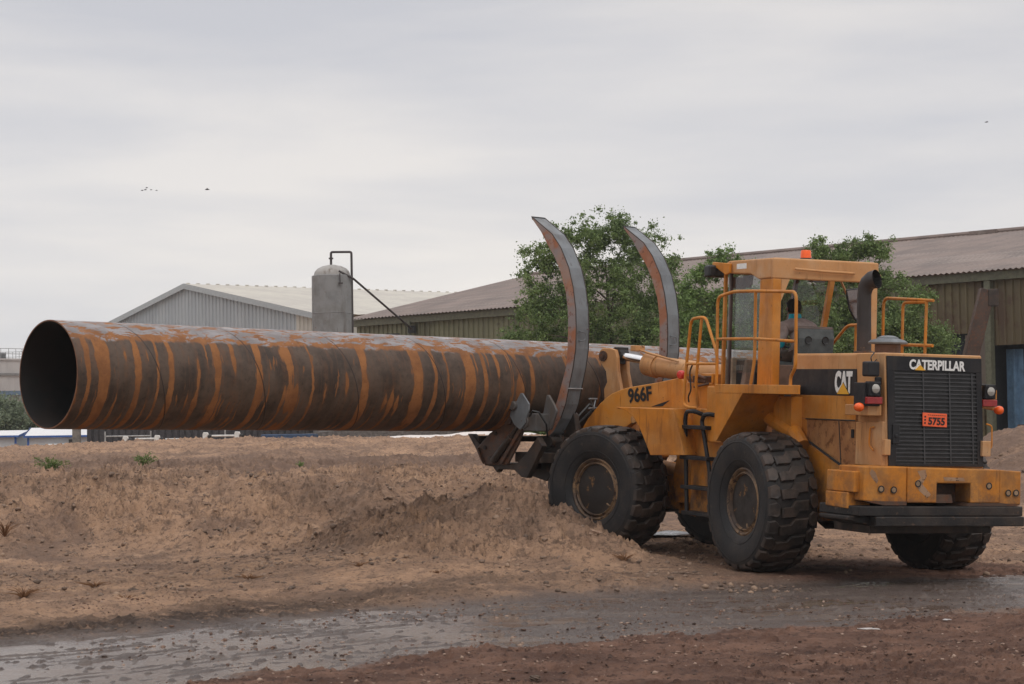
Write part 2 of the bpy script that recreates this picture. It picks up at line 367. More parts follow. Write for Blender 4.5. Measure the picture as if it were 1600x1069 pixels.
# red crushed soil in the foreground, and churned under the wheels
_yl = np.interp(GX, [-9, -3, -2.2, -1, 1.1, 2.3, 3.6, 4.9, 8], [10, 14.6, 16.0, 17.5, 18.9, 19.6, 20.6, 21.3, 22.6])
red = 1 - sst(-.3, 1.2, GY - _yl + fbm(GX, GY, 3, 7) * .8)
red = np.maximum(red, sst(.5, 2.8, GX - 1.2 + fbm(GX * .8, GY * .8, 3, 8) * .7) * (1 - sst(28.2, 30.5, GY + fbm(GX * .5, GY * .8, 3, 15) * 1.2)) * sst(22, 24, GY))
_yu = np.interp(GX, YU_X, YU_Z)
_dm = GY - _yu + fbm(GX * .7, GY, 4, 19) * 1.0
mud = sst(-.8, .1, _dm) * (1 - sst(.9, 2.6, _dm - .25 * (GX + 3).clip(-4, 0))) * (1 - sst(-2.8, .5, GX + fbm(GX, GY, 2, 23)) * .75)
crust = (sst(39, 42, GY + fbm(GX * .3, GY * .3, 3, 401) * 4) * (1 - sst(56, 62, GY + fbm(GX * .2, GY * .2, 3, 402) * 6)) + .8 * sst(.15, .5, fbm(GX * .55 + GY * .25, GY * .35, 3, 403)) * (GY < 40) + .8 * sst(.75, 1.05, GD + .25 * fbm(GX * 1.5, GY * 1.5, 3, 405))).clip(0, 1)
add_attr(gm, 'crust', crust)
add_attr(gm, 'red', red); add_attr(gm, 'mud', np.clip(mud, 0, 1) * (1 - red))
GND, t, b = mat_new('sandy_ground')
def attr(t, n): a = N(t, 'ShaderNodeAttribute', attribute_name=n); return a.outputs['Fac']
tcO = N(t, 'ShaderNodeTexCoord').outputs['Object']
def math_(t, op, a, b=None, clamp=False):
    n = N(t, 'ShaderNodeMath', operation=op, use_clamp=clamp)
    for i, s in enumerate((a, b)):
        if s is None: continue
        if hasattr(s, 'links'): t.links.new(s, n.inputs[i])
        else: n.inputs[i].default_value = s
    return n.outputs[0]
sand = mixc(t, ramp(t, noise(t, .9, 6, .62, tcO), .40, .62), (.45, .30, .198), (.31, .21, .146))
sand = mixc(t, ramp(t, noise(t, .35, 5, .6, tcO, sc=(1, .6, 1)), .50, .64, 0, .62), sand, (.185, .130, .098))
sand = mixc(t, ramp(t, noise(t, 5, 5, .7, tcO), .50, .70, 0, .7), sand, (.125, .086, .065))
sand = mixc(t, ramp(t, noise(t, 2.1, 6, .7, tcO), .54, .68, 0, .65), sand, (.56, .385, .26))
sand = mixc(t, ramp(t, noise(t, 8, 5, .75, tcO, sc=(1, .7, 1)), .55, .61, 0, .7), sand, (.13, .090, .068))
sand = mixc(t, ramp(t, noise(t, 3.6, 6, .75, tcO, sc=(1, .7, 1)), .56, .62, 0, .6), sand, (.155, .108, .080))
sand = mixc(t, ramp(t, noise(t, 17, 4, .75, tcO, sc=(1, .6, 1)), .57, .65, 0, .6), sand, (.10, .070, .054))
# red soil tones with specks; crust colour follows its own attribute below
redc = mixc(t, ramp(t, noise(t, 1.6, 6, .65, tcO, sc=(.6, 1, 1)), .36, .66), (.108, .056, .039), (.245, .135, .092))
redc = mixc(t, ramp(t, noise(t, 26, 3, .7, tcO), .62, .72, 0, .5), redc, (.30, .19, .14))
redc = mixc(t, ramp(t, noise(t, 9, 5, .75, tcO, sc=(1, .8, 1)), .54, .62, 0, .7), redc, (.045, .024, .018))
sand = mixc(t, math_(t, 'MULTIPLY', attr(t, 'crust'), ramp(t, noise(t, 2.5, 6, .7, tcO), .28, .62, .35, .95)), sand, (.185, .128, .098))
sand = mixc(t, 1.0, sand, (1.05, .985, .945), 'MULTIPLY')
sand = mixc(t, math_(t, 'MULTIPLY', attr(t, 'mud'), ramp(t, noise(t, 3, 5, .7, tcO), .3, .5)), sand, mixc(t, ramp(t, noise(t, 7, 5, .7, tcO), .4, .65), (.055, .036, .027), (.12, .08, .058)))
c = mixc(t, attr(t, 'red'), sand, redc)
wet = attr(t, 'wet')
wetm = math_(t, 'MULTIPLY', wet, ramp(t, noise(t, 2.2, 5, .6, tcO), .25, .5))
c = mixc(t, wet, c, mixc(t, ramp(t, noise(t, 1.5, 5, .6, tcO, sc=(.4, 1.6, 1)), .45, .65), (.075, .045, .032), (.135, .095, .072)))
c = mixc(t, ramp(t, noise(t, 40, 2, .6, tcO), .66, .72, 0, .55), c, (.05, .035, .027))
t.links.new(c, b.inputs['Base Color'])
rg = N(t, 'ShaderNodeMapRange'); t.links.new(wet, rg.inputs[0]); rg.inputs[3].default_value = .92; rg.inputs[4].default_value = .34; t.links.new(rg.outputs[0], b.inputs['Roughness'])
bump(t, b, math_(t, 'ADD', noise(t, 14, 7, .72, tcO), math_(t, 'MULTIPLY', noise(t, 55, 4, .7, tcO), .35)), .95, .075)
sg = N(t, 'ShaderNodeMapRange'); t.links.new(wet, sg.inputs[0]); sg.inputs[3].default_value = .25; sg.inputs[4].default_value = .8; t.links.new(sg.outputs[0], b.inputs['Specular IOR Level'])
gm.materials.append(GND)
go = bpy.data.objects.new('ground', gm); COL.objects.link(go); tag(go, kind='structure')
# shallow water lying in the band
WAT, t, b = mat_new('shallow_muddy_water')
t.links.new(mixc(t, ramp(t, noise(t, .8, 4), .4, .6), (.10, .065, .048), (.15, .11, .085)), b.inputs['Base Color'])
t.links.new(ramp(t, noise(t, 1.0, 6, .7, sc=(.35, 2.2, 1)), .42, .60, .04, .26), b.inputs['Roughness'])
b.inputs['IOR'].default_value = 1.33
bump(t, b, noise(t, 16, 6, .7, sc=(.6, 1.4, 1)), .26, .012); b.inputs['Specular IOR Level'].default_value = .9
MB().add([(-14, 9, WATER_Z), (12, 9, WATER_Z), (12, 29.5, WATER_Z), (-14, 29.5, WATER_Z)], [(0, 1, 2, 3)]).build('puddle_water', WAT)
tag(bpy.data.objects['puddle_water'], kind='structure')
def gz(x, y): return float(terrain(np.array([x]), np.array([y]), False)[0][0])
# ------------------------------------------------------------------ wheel loader
_ax = Matrix(((-.38527, .92214, .03497), (-.92206, -.38621, .02563), (.03714, -.02237, .99906))).transposed()
LM = _ax.to_4x4(); LM.translation = (4.1495, 27.5704, 0)
root = thing('wheel_loader', 'big muddy orange articulated wheel loader carrying the long steel pipe', 'wheel loader', M=LM)
TF = Matrix.Rotation(0.37912, 4, 'Z'); TF.translation = (3.5989, .69051, 0)     # front frame, swung left about the hinge
ID = Matrix.Identity(4)
WR = .855
def make_wheel():
    w = bpy.data.objects.new('wheel', None); COL.objects.link(w); w.parent = root; w.empty_display_size = .2
    # tyre carcass
    pr = [(.40, .20), (.41, .245), (.45, .285), (.55, .322), (.66, .338), (.75, .334), (.795, .322), (.812, .27), (.816, .15), (.82, 0)]
    pr = pr + [(r, -y) for r, y in pr[-2::-1]]
    mb = MB().lathe(pr, ax='y', n=80, close=True)
    tyre = mb.build('tyre', RUBBER, w, smooth='all')
    # raised side rings
    sr = MB()
    for s in (1, -1):
        sr.lathe([(.725, s * .330), (.728, s * .342), (.738, s * .338), (.742, s * .328)], ax='y', n=72, close=True)
        sr.lathe([(.505, s * .300), (.508, s * .314), (.52, s * .316), (.524, s * .308)], ax='y', n=64, close=True)
    # lettering-like moulded marks are left plain; the ring carries short ribs
    sr.build('sidewall_rib', RUBBER, tyre, smooth=True)
    # tread: shoulder blocks and staggered centre bars
    tb = MB(); NP = 24
    def rad(y): return .817 - .015 * (abs(y) / .3) ** 2.2
    def block(poly, h=.042):
        cx = sum(p[0] for p in poly) / len(poly); cy = sum(p[1] for p in poly) / len(poly); n = len(poly); vs = []
        for k, (dh, sc) in enumerate(((-.02, 1.04), (h * .75, .97), (h, .88))):
            for a, y in poly:
                aa = cx + (a - cx) * sc; yy = cy + (y - cy) * sc; r = rad(yy) + dh
                if abs(yy) > .30 : r -= (abs(yy) - .30) * .9
                vs.append((r * math.cos(aa), yy, r * math.sin(aa)))
        fs = [tuple(range(2 * n, 3 * n))] + [(k * n + i, k * n + (i + 1) % n, (k + 1) * n + (i + 1) % n, (k + 1) * n + i) for k in (0, 1) for i in range(n)]
        tb.add(vs, fs)
    P = 2 * math.pi / NP
    for i in range(NP):
        for s, off in ((1, 0), (-1, .5)):
            a = (i + off) * P
            j = 1 + random.uniform(-.03, .03)
            # shoulder block, staggered between the bar ends
            o_ = .30 if s > 0 else .28
            block([(a + (o_ + .05) * P, s * .205), (a + (o_ + .52) * P * j, s * .20), (a + (o_ + .72) * P, s * .245), (a + (o_ + .66) * P, s * .328), (a + (o_ - .02) * P, s * .328), (a + (o_ - .12) * P, s * .25)], .040)
        a = i * P; q = random.uniform(-.02, .02)
        # long stepped bar across the centre
        block([(a + .02 * P, -.195), (a + .58 * P, -.185), (a + .66 * P, -.05), (a + .98 * P, .0), (a + 1.04 * P, .185 + q), (a + .50 * P, .195), (a + .42 * P, .055), (a + .08 * P, .0)])
    tb.build('tread', TREAD, tyre)
    rm = MB()
    rm.lathe([(.405, .20), (.425, .225), (.425, .25), (.40, .262), (.385, .25), (.375, .225), (.36, .235), (.345, .25), (.335, .235), (.33, .20)], ax='y', n=48)
    rm.lathe([(.405, -.25), (.36, -.25), (.33, -.24)], ax='y', n=40)
    rim = rm.build('rim', RIM, w, smooth=True)
    MB().lathe([(.335, .215), (.318, .12), (.310, -.02), (.303, -.15), (.285, -.20), (.20, -.21), (.19, -.13), (.15, -.11), (0, -.105)], ax='y', n=44).build('wheel_disc', DISC, rim, smooth=True)
    MB().lathe([(.335, -.24), (.31, -.23), (.29, -.22), (0, -.22)], ax='y', n=32).build('wheel_inner_disc', DISC, rim, smooth=True)
    MB().tube([(-.02, .225, -.36), (.0, .25, -.33), (.01, .24, -.28)], .012, 6).build('valve_stem', RIM, rim)
    return w
def copy_wheel(M):
    c = copy_tree(w0, root); c.matrix_local = M; return c
w0 = make_wheel()
w0.matrix_local = Matrix.Translation((.04, 1.235, WR)) @ Matrix.Rotation(.35, 4, 'Y')
copy_wheel(Matrix.Translation((.04, -1.30, WR)) @ Matrix.Rotation(math.pi, 4, 'Z') @ Matrix.Rotation(1.2, 4, 'Y'))
copy_wheel(TF @ Matrix.Translation((.02, 1.235, WR)) @ Matrix.Rotation(.9, 4, 'Y'))
copy_wheel(TF @ Matrix.Translation((.02, -1.27, WR)) @ Matrix.Rotation(math.pi, 4, 'Z') @ Matrix.Rotation(2.2, 4, 'Y'))

# axles and belly
def rot_box(mb, x0, x1, y0, y1, z0, z1, ang=0): return mb.box(x0, x1, y0, y1, z0, z1, Matrix.Rotation(ang, 4, 'Y'))
m = MB(); m.tube([(.04, -1.15, WR), (.04, -.5, WR), (.04, -.3, WR), (.04, .3, WR), (.04, .5, WR), (.04, 1.15, WR)], .2, 14, rs=[.2, .17, .34, .34, .17, .2])
m.build('rear_axle', DARKST, root, smooth=True)
m = MB(); m.tube([(.02, -1.15, WR), (.02, -.5, WR), (.02, -.3, WR), (.02, .3, WR), (.02, .5, WR), (.02, 1.15, WR)], .2, 14, rs=[.2, .17, .34, .34, .17, .2])
m.build('front_axle', DARKST, root, smooth=True, M=TF)
m = MB()
m.box(-1.9, 1.3, .42, .60, .72, 1.5); m.box(-1.9, 1.3, -.50, -.32, .72, 1.5); m.box(-1.5, .9, -.40, .5, .62, .95); m.box(1.2, 1.75, -.25, .40, .45, .75); m.box(1.1, 1.8, -.25, .4, 1.15, 1.5)
m.box(-2.0, -1.2, -.7, .95, .60, .80)
m.build('rear_frame', DARKST, root, bevel=.012)
# lower side plate behind the wheel
m = MB(); m.prism([(.30, 1.74), (-.05, 1.64), (-1.14, 1.30), (-1.35, 1.25), (-1.35, .92), (-.9, .88), (-.62, .66), (.30, .70)], .60, .775)
m.build('frame_side_plate', YEL, root, bevel=.008)
m = MB(); m.prism([(-.20, 1.30), (-.70, 1.30), (-.70, .68), (-.15, .62)], .56, .60); m.build('frame_gusset', BROWNST, root)
# engine hood
HW0, HW1 = -.58, .76
m = MB(); m.prism([(.17, 2.685), (-1.34, 2.68), (-1.34, 1.25), (-1.12, 1.25), (-.9, 1.33), (.17, 1.66)], HW0, HW1)
hood = m.build('engine_hood', YEL2, root, bevel=.03, seg=3)
m = MB(); m.box(-1.345, .20, HW1, HW1 + .006, 2.176, 2.492); m.build('black_side_stripe', BLK, hood)
m = MB(); m.box(-1.345, .18, HW1, HW1 + .008, 1.888, 2.172); m.build('side_panel', YEL, hood, bevel=.004)
m = MB(); m.prism([(-.23, 1.878), (-1.345, 1.878), (-1.36, 1.31), (-1.15, 1.335), (-.238, 1.65)], HW1, HW1 + .010); m.build('service_door', YELR, hood, bevel=.004)
m = MB(); m.prism([(.17, 1.885), (-.215, 1.88), (-.215, 1.66), (.17, 1.79)], HW1, HW1 + .006); m.build('front_side_panel', YEL, hood, bevel=.004)
m = MB(); m.tube([(.21, .785, 1.765), (-.23, .785, 1.635), (-1.15, .785, 1.318)], .014, 6); m.build('drip_channel', BLK, hood)
m = MB(); m.tube([(-.98, .775, 1.87), (-1.05, .775, 1.33)], .006, 5); m.tube([(-.2, .772, 1.883), (-1.34, .772, 1.883)], .008, 5); m.build('door_seam', INK, hood)
m = MB(); m.box(-1.28, -1.33, .77, .79, 1.68, 1.78); m.build('door_latch', BLK, hood, bevel=.004)
# lettering on the stripe: emblem
text_obj('CAT', .395, .268, 'brand_lettering', WHITE, hood, face_M((-1.062, HW1 + .010, 2.335), (-1, 0, -.005), (0, 0, 1)), .05)
m = MB(); m.prism([(-.93, 2.192), (-1.20, 2.192), (-1.065, 2.325)], HW1 + .0125, HW1 + .020); m.build('triangle_emblem', YTRI, hood)
m = MB(); m.prism([(-.915, 2.186), (-1.215, 2.186), (-1.065, 2.337)], HW1 + .008, HW1 + .0162); m.build('emblem_border', INK, hood)

# radiator guard (leans a little)
GX0, GX1 = -1.955, -1.345
SH = .055
def gy(y, z): return y - (2.67 - z) * SH * .8
m = MB()
for (y0, y1) in ((HW0 + .02, .775),):
    vs = []
    for x in (GX0, GX1):
        for z in (1.36, 2.68):
            vs += [(x, gy(y0, z), z), (x, gy(y1, z), z)]
    m.add(vs, [(0, 1, 3, 2), (4, 6, 7, 5), (0, 4, 5, 1), (2, 3, 7, 6), (0, 2, 6, 4), (1, 5, 7, 3)])
guard = m.build('radiator_guard', YEL2, root, bevel=.018, seg=3)
m = MB(); m.prism([(-1.36, 1.87), (-1.945, 1.885), (-1.945, 1.37), (-1.36, 1.37)], .715, .775); m.build('guard_side_door', YEL2, guard, bevel=.01)
def gq(m, y0, y1, z0, z1, x0, x1):
    vs = []
    for x in (x0, x1):
        for z in (z0, z1): vs += [(x, gy(y0, z), z), (x, gy(y1, z), z)]
    return m.add(vs, [(0, 1, 3, 2), (4, 6, 7, 5), (0, 4, 5, 1), (2, 3, 7, 6), (0, 2, 6, 4), (1, 5, 7, 3)])
m = MB(); X = GX0 - .004
gq(m, -.54, .755, 2.475, 2.645, X - .02, X); gq(m, .655, .755, 1.375, 2.475, X - .02, X); gq(m, -.54, -.46, 1.375, 2.475, X - .02, X)
gq(m, -.46, .655, 1.375, 1.41, X - .02, X)
grille = m.build('grille_frame', BLK, guard, bevel=.004)
m = MB(); gq(m, -.47, .66, 1.40, 2.48, X - .003, X + .0); m.build('radiator_core', INK, guard)
m = MB()
for i in range(23):
    z = 1.43 + i * .046
    gq(m, -.46, .655, z, z + .013, X - .017, X - .008)
for y in (.27, -.09, -.40): gq(m, y - .008, y + .008, 1.40, 2.47, X - .020, X - .016)
m.build('grille_bars', plain('grille_bar_grey', (.045, .045, .047), .45), guard)
m = MB(); m.box(X - .04, X - .018, .575, .665, 1.63, 1.86); m.box(X - .055, X - .03, .60, .64, 1.70, 1.74); m.build('guard_latch', BLK, guard, bevel=.006)
gM = lambda y, z, d: face_M((X - .022 - d, gy(y, z), z), (0, -1, -.01), (0, SH * .8, 1))
text_obj('CATERPILLAR', .765, .118, 'maker_lettering', WHITE, guard, gM(.075, 2.55, .003), .035)
m = MB(); m.prism([(.455 - .075, 2.487), (.455 - .215, 2.487), (.455 - .145, 2.548)], X - .036, X - .029, ax='x'); m.build('triangle_emblem', YTRI, guard)
m = MB(); m.prism([(-.162, -.078), (.168, -.078), (.162, .078), (-.17, .078)], -.004, .004, ax='z')
pl = m.build('number_plate', PLATE, guard, M=gM(.13, 1.915, .008) @ Matrix.Rotation(-.02, 4, 'Z'), bevel=.003)
text_obj('5755', .225, .088, 'plate_number', INK, pl, Matrix.Translation((.022, -.015, .007)), .03)
m = MB()
for k in range(9): m.box(-.10 + k * .028, -.10 + k * .028 + .018, .052, .058, .004, .0065)
m.build('plate_top_line', INK, pl)
m = MB()
for k in range(3): m.box(-.145, -.125, -.05 + k * .036, -.03 + k * .036, .004, .007)
m.build('plate_side_mark', INK, pl)
for s, yc in ((1, .735), (-1, -.60)):
    m = MB(); m.box(-2.02, -1.96, yc - .03 - (.04 if s < 0 else 0), yc + .05, 1.50, 1.68); m.build('guard_bracket', YEL2, guard, bevel=.008)
m = MB(); m.tube(rpath([(-1.97, gy(-.6, 2.0), 1.88), (-1.97, gy(-.68, 2), 1.86), (-1.97, gy(-.68, 1.9), 1.60), (-1.97, gy(-.6, 1.9), 1.57)], .05), .010, 6); m.build('guard_handle', YEL, guard)
m = MB(); m.tube(rpath([(-1.80, .80, 1.82), (-1.72, .80, 1.81), (-1.70, .80, 1.60), (-1.80, .80, 1.55)], .05), .010, 6); m.build('guard_handle', YEL, guard)
# lamps on the guard corners
def lamp_cluster(yc, s):
    m = MB(); m.box(-1.93, -1.70, yc - .11, yc + .11, 2.06, 2.33); m.build('lamp_bracket', BLK if s > 0 else YEL2, root, bevel=.01)
    m = MB(); m.box(-2.00, -1.88, yc - .075, yc + .075, 2.17, 2.345)
    h = m.build('work_lamp', BLK, root, bevel=.015)
    MB().lathe([(.056, -2.0), (.053, -2.008), (.034, -2.018), (0, -2.023)], c=(0, yc, 2.262), ax='x', n=24).build('lens', LENS, h, smooth=True)
    MB().lathe([(.066, -2.0), (.066, -2.012), (.056, -2.012), (.056, -2.0)], c=(0, yc, 2.262), ax='x', n=24, close=True).build('bezel', BLK, h, smooth=True)
    m = MB(); m.box(-1.995, -1.93, yc - .10, yc + .10, 2.085, 2.165); m.build('tail_light', REDL, root, bevel=.008)
    y2 = yc + s * .17
    m = MB(); m.lathe([(.03, -1.87), (.046, -1.885), (.052, -1.93), (.046, -1.96), (.025, -1.978), (0, -1.982)], c=(0, y2, 2.045), ax='x', n=20)
    m.build('turn_signal', ORGL, root, smooth=True)
    m = MB(); m.tube([(-1.86, yc, 2.07), (-1.86, y2, 2.045)], .012, 6); m.build('lamp_stalk', YEL, root)
lamp_cluster(.91, 1); lamp_cluster(-.665, -1)
m = MB(); m.box(-1.96, -1.80, .83, .98, 2.40, 2.575); m.box(-1.90, -1.86, .76, .85, 2.30, 2.40); m.build('lamp_housing', BLK, root, bevel=.02)
m = MB(); m.tube(rpath([(-1.78, .80, 2.68), (-1.86, .90, 2.62), (-1.84, .86, 2.55), (-1.80, .78, 2.6)], .04), .007, 6); m.build('loose_cable', INK, root)
m = MB(); m.box(-1.9, -1.40, .76, .95, 1.95, 2.075); m.build('lamp_shelf', YEL2, root, bevel=.01)
# counterweight
CX = -2.205
m = MB()
m.prism([(.60, 1.375), (1.168, 1.375), (1.168, .985), (.60, .945)], CX, CX + .55, ax='x')
cw = m.build('counterweight', YEL, root, bevel=.014)
m = MB()
m.prism([(.596, 1.372), (-.66, 1.352), (-.66, .965), (-.26, .965), (-.26, 1.19), (.20, 1.19), (.20, .965), (.596, .965)], CX - .012, CX + .5, ax='x'); m.build('centre_weight', YEL, cw, bevel=.014)
m = MB(); m.prism([(.16, 1.19), (-.26, 1.19), (-.26, .965), (.16, .965)], CX + .30, CX + .34, ax='x'); m.prism([(.28, 1.06), (-.0, 1.06), (-.02, .965), (.22, .965)], CX - .008, CX + .30, ax='x'); m.build('tow_pocket', BROWNST, cw)
m = MB(); m.prism([(-.664, 1.352), (-.965, 1.335), (-.965, .945), (-.664, .945)], CX, CX + .55, ax='x'); m.build('right_weight', YEL, cw, bevel=.014)
m = MB(); m.prism([(.60, .98), (1.168, .985), (.9, .935), (.60, .935)], CX - .004, CX + .4, ax='x'); m.prism([(-.26, .966), (-.66, .966), (-.96, .945), (-.9, .93), (-.2, .93)], CX - .004, CX + .4, ax='x'); m.build('dark_lower_edge', BROWNST, cw)  # darker brown strips along the lower edge
m = MB()
for y, z in ((.948, 1.12), (.781, 1.111), (.458, 1.184), (-.511, 1.163), (-.78, 1.082), (-.888, 1.083)):
    m.lathe([(.041, CX - .013), (.041, CX - .018), (.030, CX - .018), (.028, CX - .010)], c=(0, y, z), ax='x', n=20, close=True)
m.build('bolt_rings', INK, cw)
m = MB()
for y, z in ((.948, 1.12), (.781, 1.111), (.458, 1.184), (-.511, 1.163), (-.78, 1.082), (-.888, 1.083)): m.lathe([(.027, CX - .010), (.027, CX - .018), (0, CX - .018)], c=(0, y, z), ax='x', n=16)
m.build('bolt_ends', plain('dusty_bolt', (.26, .17, .10), .7), cw)
m = MB(); m.prism([(.47, 1.33), (.36, 1.345), (.34, 1.27), (.40, 1.18), (.28, 1.06), (.33, 1.02), (.44, 1.10), (.50, 1.20), (.42, 1.25)], CX - .0135, CX - .0125, ax='x')
m.prism([(1.07, 1.35), (1.02, 1.31), (.98, 1.22), (1.0, 1.18), (1.06, 1.24), (1.10, 1.30)], CX - .0015, CX - .0005, ax='x')
m.prism([(.12, 1.262), (-.16, 1.255), (-.18, 1.215), (.10, 1.222)], CX - .0135, CX - .0125, ax='x')
m.build('scratched_patches', worn('scraped_paint', (.36, .22, .13), (.22, .11, .06), rust_amt=(.5, .6)), cw)
# side blocks of the counterweight
m = MB(); m.box(-2.10, -1.50, .95, 1.235, 1.075, 1.315); m.prism([(-1.50, 1.07), (-2.0, 1.07), (-2.0, .885), (-1.50, .90)], .95, 1.25); m.build('side_weight', YEL, cw, bevel=.012)
m = MB(); m.box(-2.10, -1.50, -1.0, -.80, .90, 1.30); m.build('side_weight', YEL, cw, bevel=.012)
m = MB(); m.box(CX - .02, -1.35, -.985, 1.24, .812, .925); m.build('bumper_plate_upper', SLAB, cw, bevel=.012)
m = MB(); m.box(CX - .035, -1.40, -1.0, 1.02, .695, .808); m.prism([(1.02, .70), (1.30, .76), (1.30, .808), (1.02, .808)], CX + .1, -1.45, ax='x'); m.build('bumper_plate_lower', SLAB, cw, bevel=.012)

# left platform with wheel apron
m = MB(); m.prism([(.90, .78), (.90, 1.43), (-1.19, 1.43), (-.02, .78)], 2.255, 2.285, ax='z'); m.box(-1.19, .90, 1.43, 1.455, 2.175, 2.285)
plat = m.build('platform', YEL, root, bevel=.006)
m = MB(); m.prism([(.90, 2.255), (.187, 2.255), (.187, 2.17), (.84, 1.571), (.90, 1.571)], 1.425, 1.45)
m.add([(.187, .85, 2.17), (.187, 1.43, 2.17), (.84, 1.43, 1.571), (.84, .85, 1.571), (.215, .85, 2.18), (.215, 1.43, 2.18), (.868, 1.43, 1.58), (.868, .85, 1.58)], [(0, 1, 2, 3), (7, 6, 5, 4), (0, 4, 5, 1), (1, 5, 6, 2), (2, 6, 7, 3), (3, 7, 4, 0)])
m.build('wheel_apron', YEL, root, bevel=.004)
m = MB(); m.box(.90, 1.9, .70, 1.25, .60, 1.97); m.box(.88, 1.29, .70, 1.36, 1.55, 2.26); m.box(.9, 1.55, .6, 1.0, 1.95, 2.27)
m.build('hydraulic_tank', YEL, root, bevel=.015)
m = MB(); m.prism([(.9, .61), (1.85, .61), (1.80, .50), (1.1, .50)], .75, 1.2); m.build('tank_skid', BLK, root)
m = MB(); m.tube([(.75, .86, 1.95), (-.1, .86, 1.70), (-.28, .86, 1.55)], .1, 10); m.box(-.10, .35, .76, .92, 1.75, 2.15); m.build('air_tank', YEL, root, smooth=True, bevel=.004)
m = MB(); m.box(-1.19, 1.6, -1.30, -.72, 2.255, 2.285); m.box(-1.19, 1.6, -1.32, -1.30, 2.17, 2.285); m.build('right_platform', YEL, root, bevel=.006)
m = MB(); m.box(.9, 1.9, -1.1, -.60, .65, 1.97); m.build('battery_box', YEL, root, bevel=.015)
# ladder
LY = 1.40
m = MB(); m.tube(rpath([(1.50, 1.27, 1.88), (1.53, LY, 1.935), (1.76, LY, 1.93), (1.80, LY, 1.84), (1.70, LY, .62)], .07), .028, 8)
m.tube(rpath([(1.02, 1.27, 1.86), (1.06, LY, 1.905), (1.26, LY, 1.90), (1.34, LY, 1.82), (1.10, LY, 1.2), (1.05, LY, .63)], .07), .028, 8)
lad = m.build('ladder', BLK, root, smooth=True)
for z, x0, x1 in ((1.728, 1.19, 1.86), (1.335, 1.14, 1.80), (.955, 1.08, 1.76), (.625, .99, 1.72)):
    m = MB(); m.box(x0 - .04, x1 + .05, LY - .12, LY + .05, z - .024, z + .024); m.build('step', BLK, lad, bevel=.006)
# cable loop beside the ladder
m = MB(); m.tube(rpath([(1.80, 1.31, 2.54), (1.84, 1.33, 2.45), (1.79, 1.33, 2.2), (1.87, 1.33, 2.12), (1.90, 1.3, 2.05)], .05), .011, 6); m.build('hanging_hose', INK, root)
# handrails on the left
RY = 1.36; rr = .0205
m = MB(); m.tube(rpath([(1.74, 1.27, 1.975), (1.80, RY, 1.98), (1.93, RY, 2.02), (1.93, RY, 2.14), (1.875, RY, 2.53), (1.77, RY, 3.125), (1.52, RY, 3.145), (1.36, RY, 3.135), (1.03, RY, 2.66), (1.03, RY, 2.28)], .09), rr, 10)
m.tube([(1.478, RY, 3.12), (1.60, RY, 2.30), (1.62, RY - .05, 2.0)], rr, 10); m.tube([(1.87, RY, 2.547), (1.03, RY, 2.545)], rr * .9, 10)
m.build('ladder_handrail', YEL, root, smooth=True)
m = MB(); m.tube(rpath([(.973, RY + .03, 2.28), (.992, RY + .03, 3.39), (.55, RY + .03, 3.445), (.034, RY + .03, 3.432), (-.98, RY + .03, 3.39), (-1.0, RY + .03, 2.50), (-.885, RY + .03, 2.38), (-.885, RY + .03, 2.28)], .10), rr, 10)
m.tube(rpath([(.01, RY + .03, 3.43), (.0, RY + .03, 2.60), (.09, RY + .03, 2.28)], .1), rr, 10); m.tube([(.98, RY + .03, 2.857), (.0, RY + .03, 2.848), (-1.0, RY + .03, 2.803)], rr * .9, 10)
m.build('platform_handrail', YEL, root, smooth=True)
# right side handrails
m = MB(); ry = -1.22; m.tube(rpath([(1.26, ry, 2.28), (1.255, ry, 3.47), (.12, ry, 3.41), (.10, ry, 2.28)], .10)[:-1] + [(.08, ry, 3.41)] if False else rpath([(1.26, ry, 2.28), (1.255, ry, 3.485), (.08, ry, 3.415)], .12), rr, 10)
m.tube(rpath([(.79, ry, 2.28), (.785, ry, 3.41), (.25, ry, 3.40)], .08), rr, 10); m.tube([(.235, ry, 3.42), (.265, ry, 2.28)], rr, 10); m.tube([(1.0, ry, 2.868), (.08, ry, 2.84)], rr, 10)
m.build('right_handrail', YEL, root, smooth=True)
m = MB(); m.tube(rpath([(2.75, ry, 2.75), (2.15, ry, 3.14), (1.80, ry, 3.14)], .1), rr, 10); m.tube([(1.93, ry, 3.13), (1.945, ry, 2.28)], rr, 10); m.tube([(2.7, ry, 2.78), (2.75, ry, 2.2)], rr, 10); m.build('front_right_handrail', YEL, root, smooth=True)

# cab: roll-over canopy, posts, glass, console, seat
m = MB(); m.prism([(.603, 3.892), (1.72, 3.905), (1.84, 3.87), (1.84, 3.745), (1.14, 3.71), (.92, 3.632), (.60, 3.64)], .80, .85)
m.box(.55, .603, -.70, .85, 3.63, 3.892); m.box(.60, 1.84, -.68, .80, 3.84, 3.90); m.prism([(.603, 3.892), (1.72, 3.905), (1.84, 3.87), (1.84, 3.745), (1.14, 3.71), (.92, 3.632), (.60, 3.64)], -.70, -.655)
m.box(1.79, 1.845, -.68, .80, 3.74, 3.88)
roof = m.build('cab_roof', YEL2, root, bevel=.02, seg=3)
m = MB(); m.tube(rpath([(.52, .545, 3.765), (.51, .54, 3.76), (.51, .1, 3.745), (.51, -.30, 3.74), (.53, -.32, 3.74)], .02), .016, 8); m.build('roof_grab_bar', YEL2, roof, smooth=True)
m = MB(); m.box(1.24, 1.50, .85, .853, 3.785, 3.855); m.build('pale_sticker', WHITE, roof)
m = MB(); m.box(.55, .62, -.73, -.70, 3.62, 3.74); m.build('roof_foot', YEL2, roof)
m = MB(); m.prism([(.555, 3.635), (.90, 3.635), (.935, 2.28), (.555, 2.28)], .72, .84); m.build('rear_left_post', YEL, root, bevel=.015)
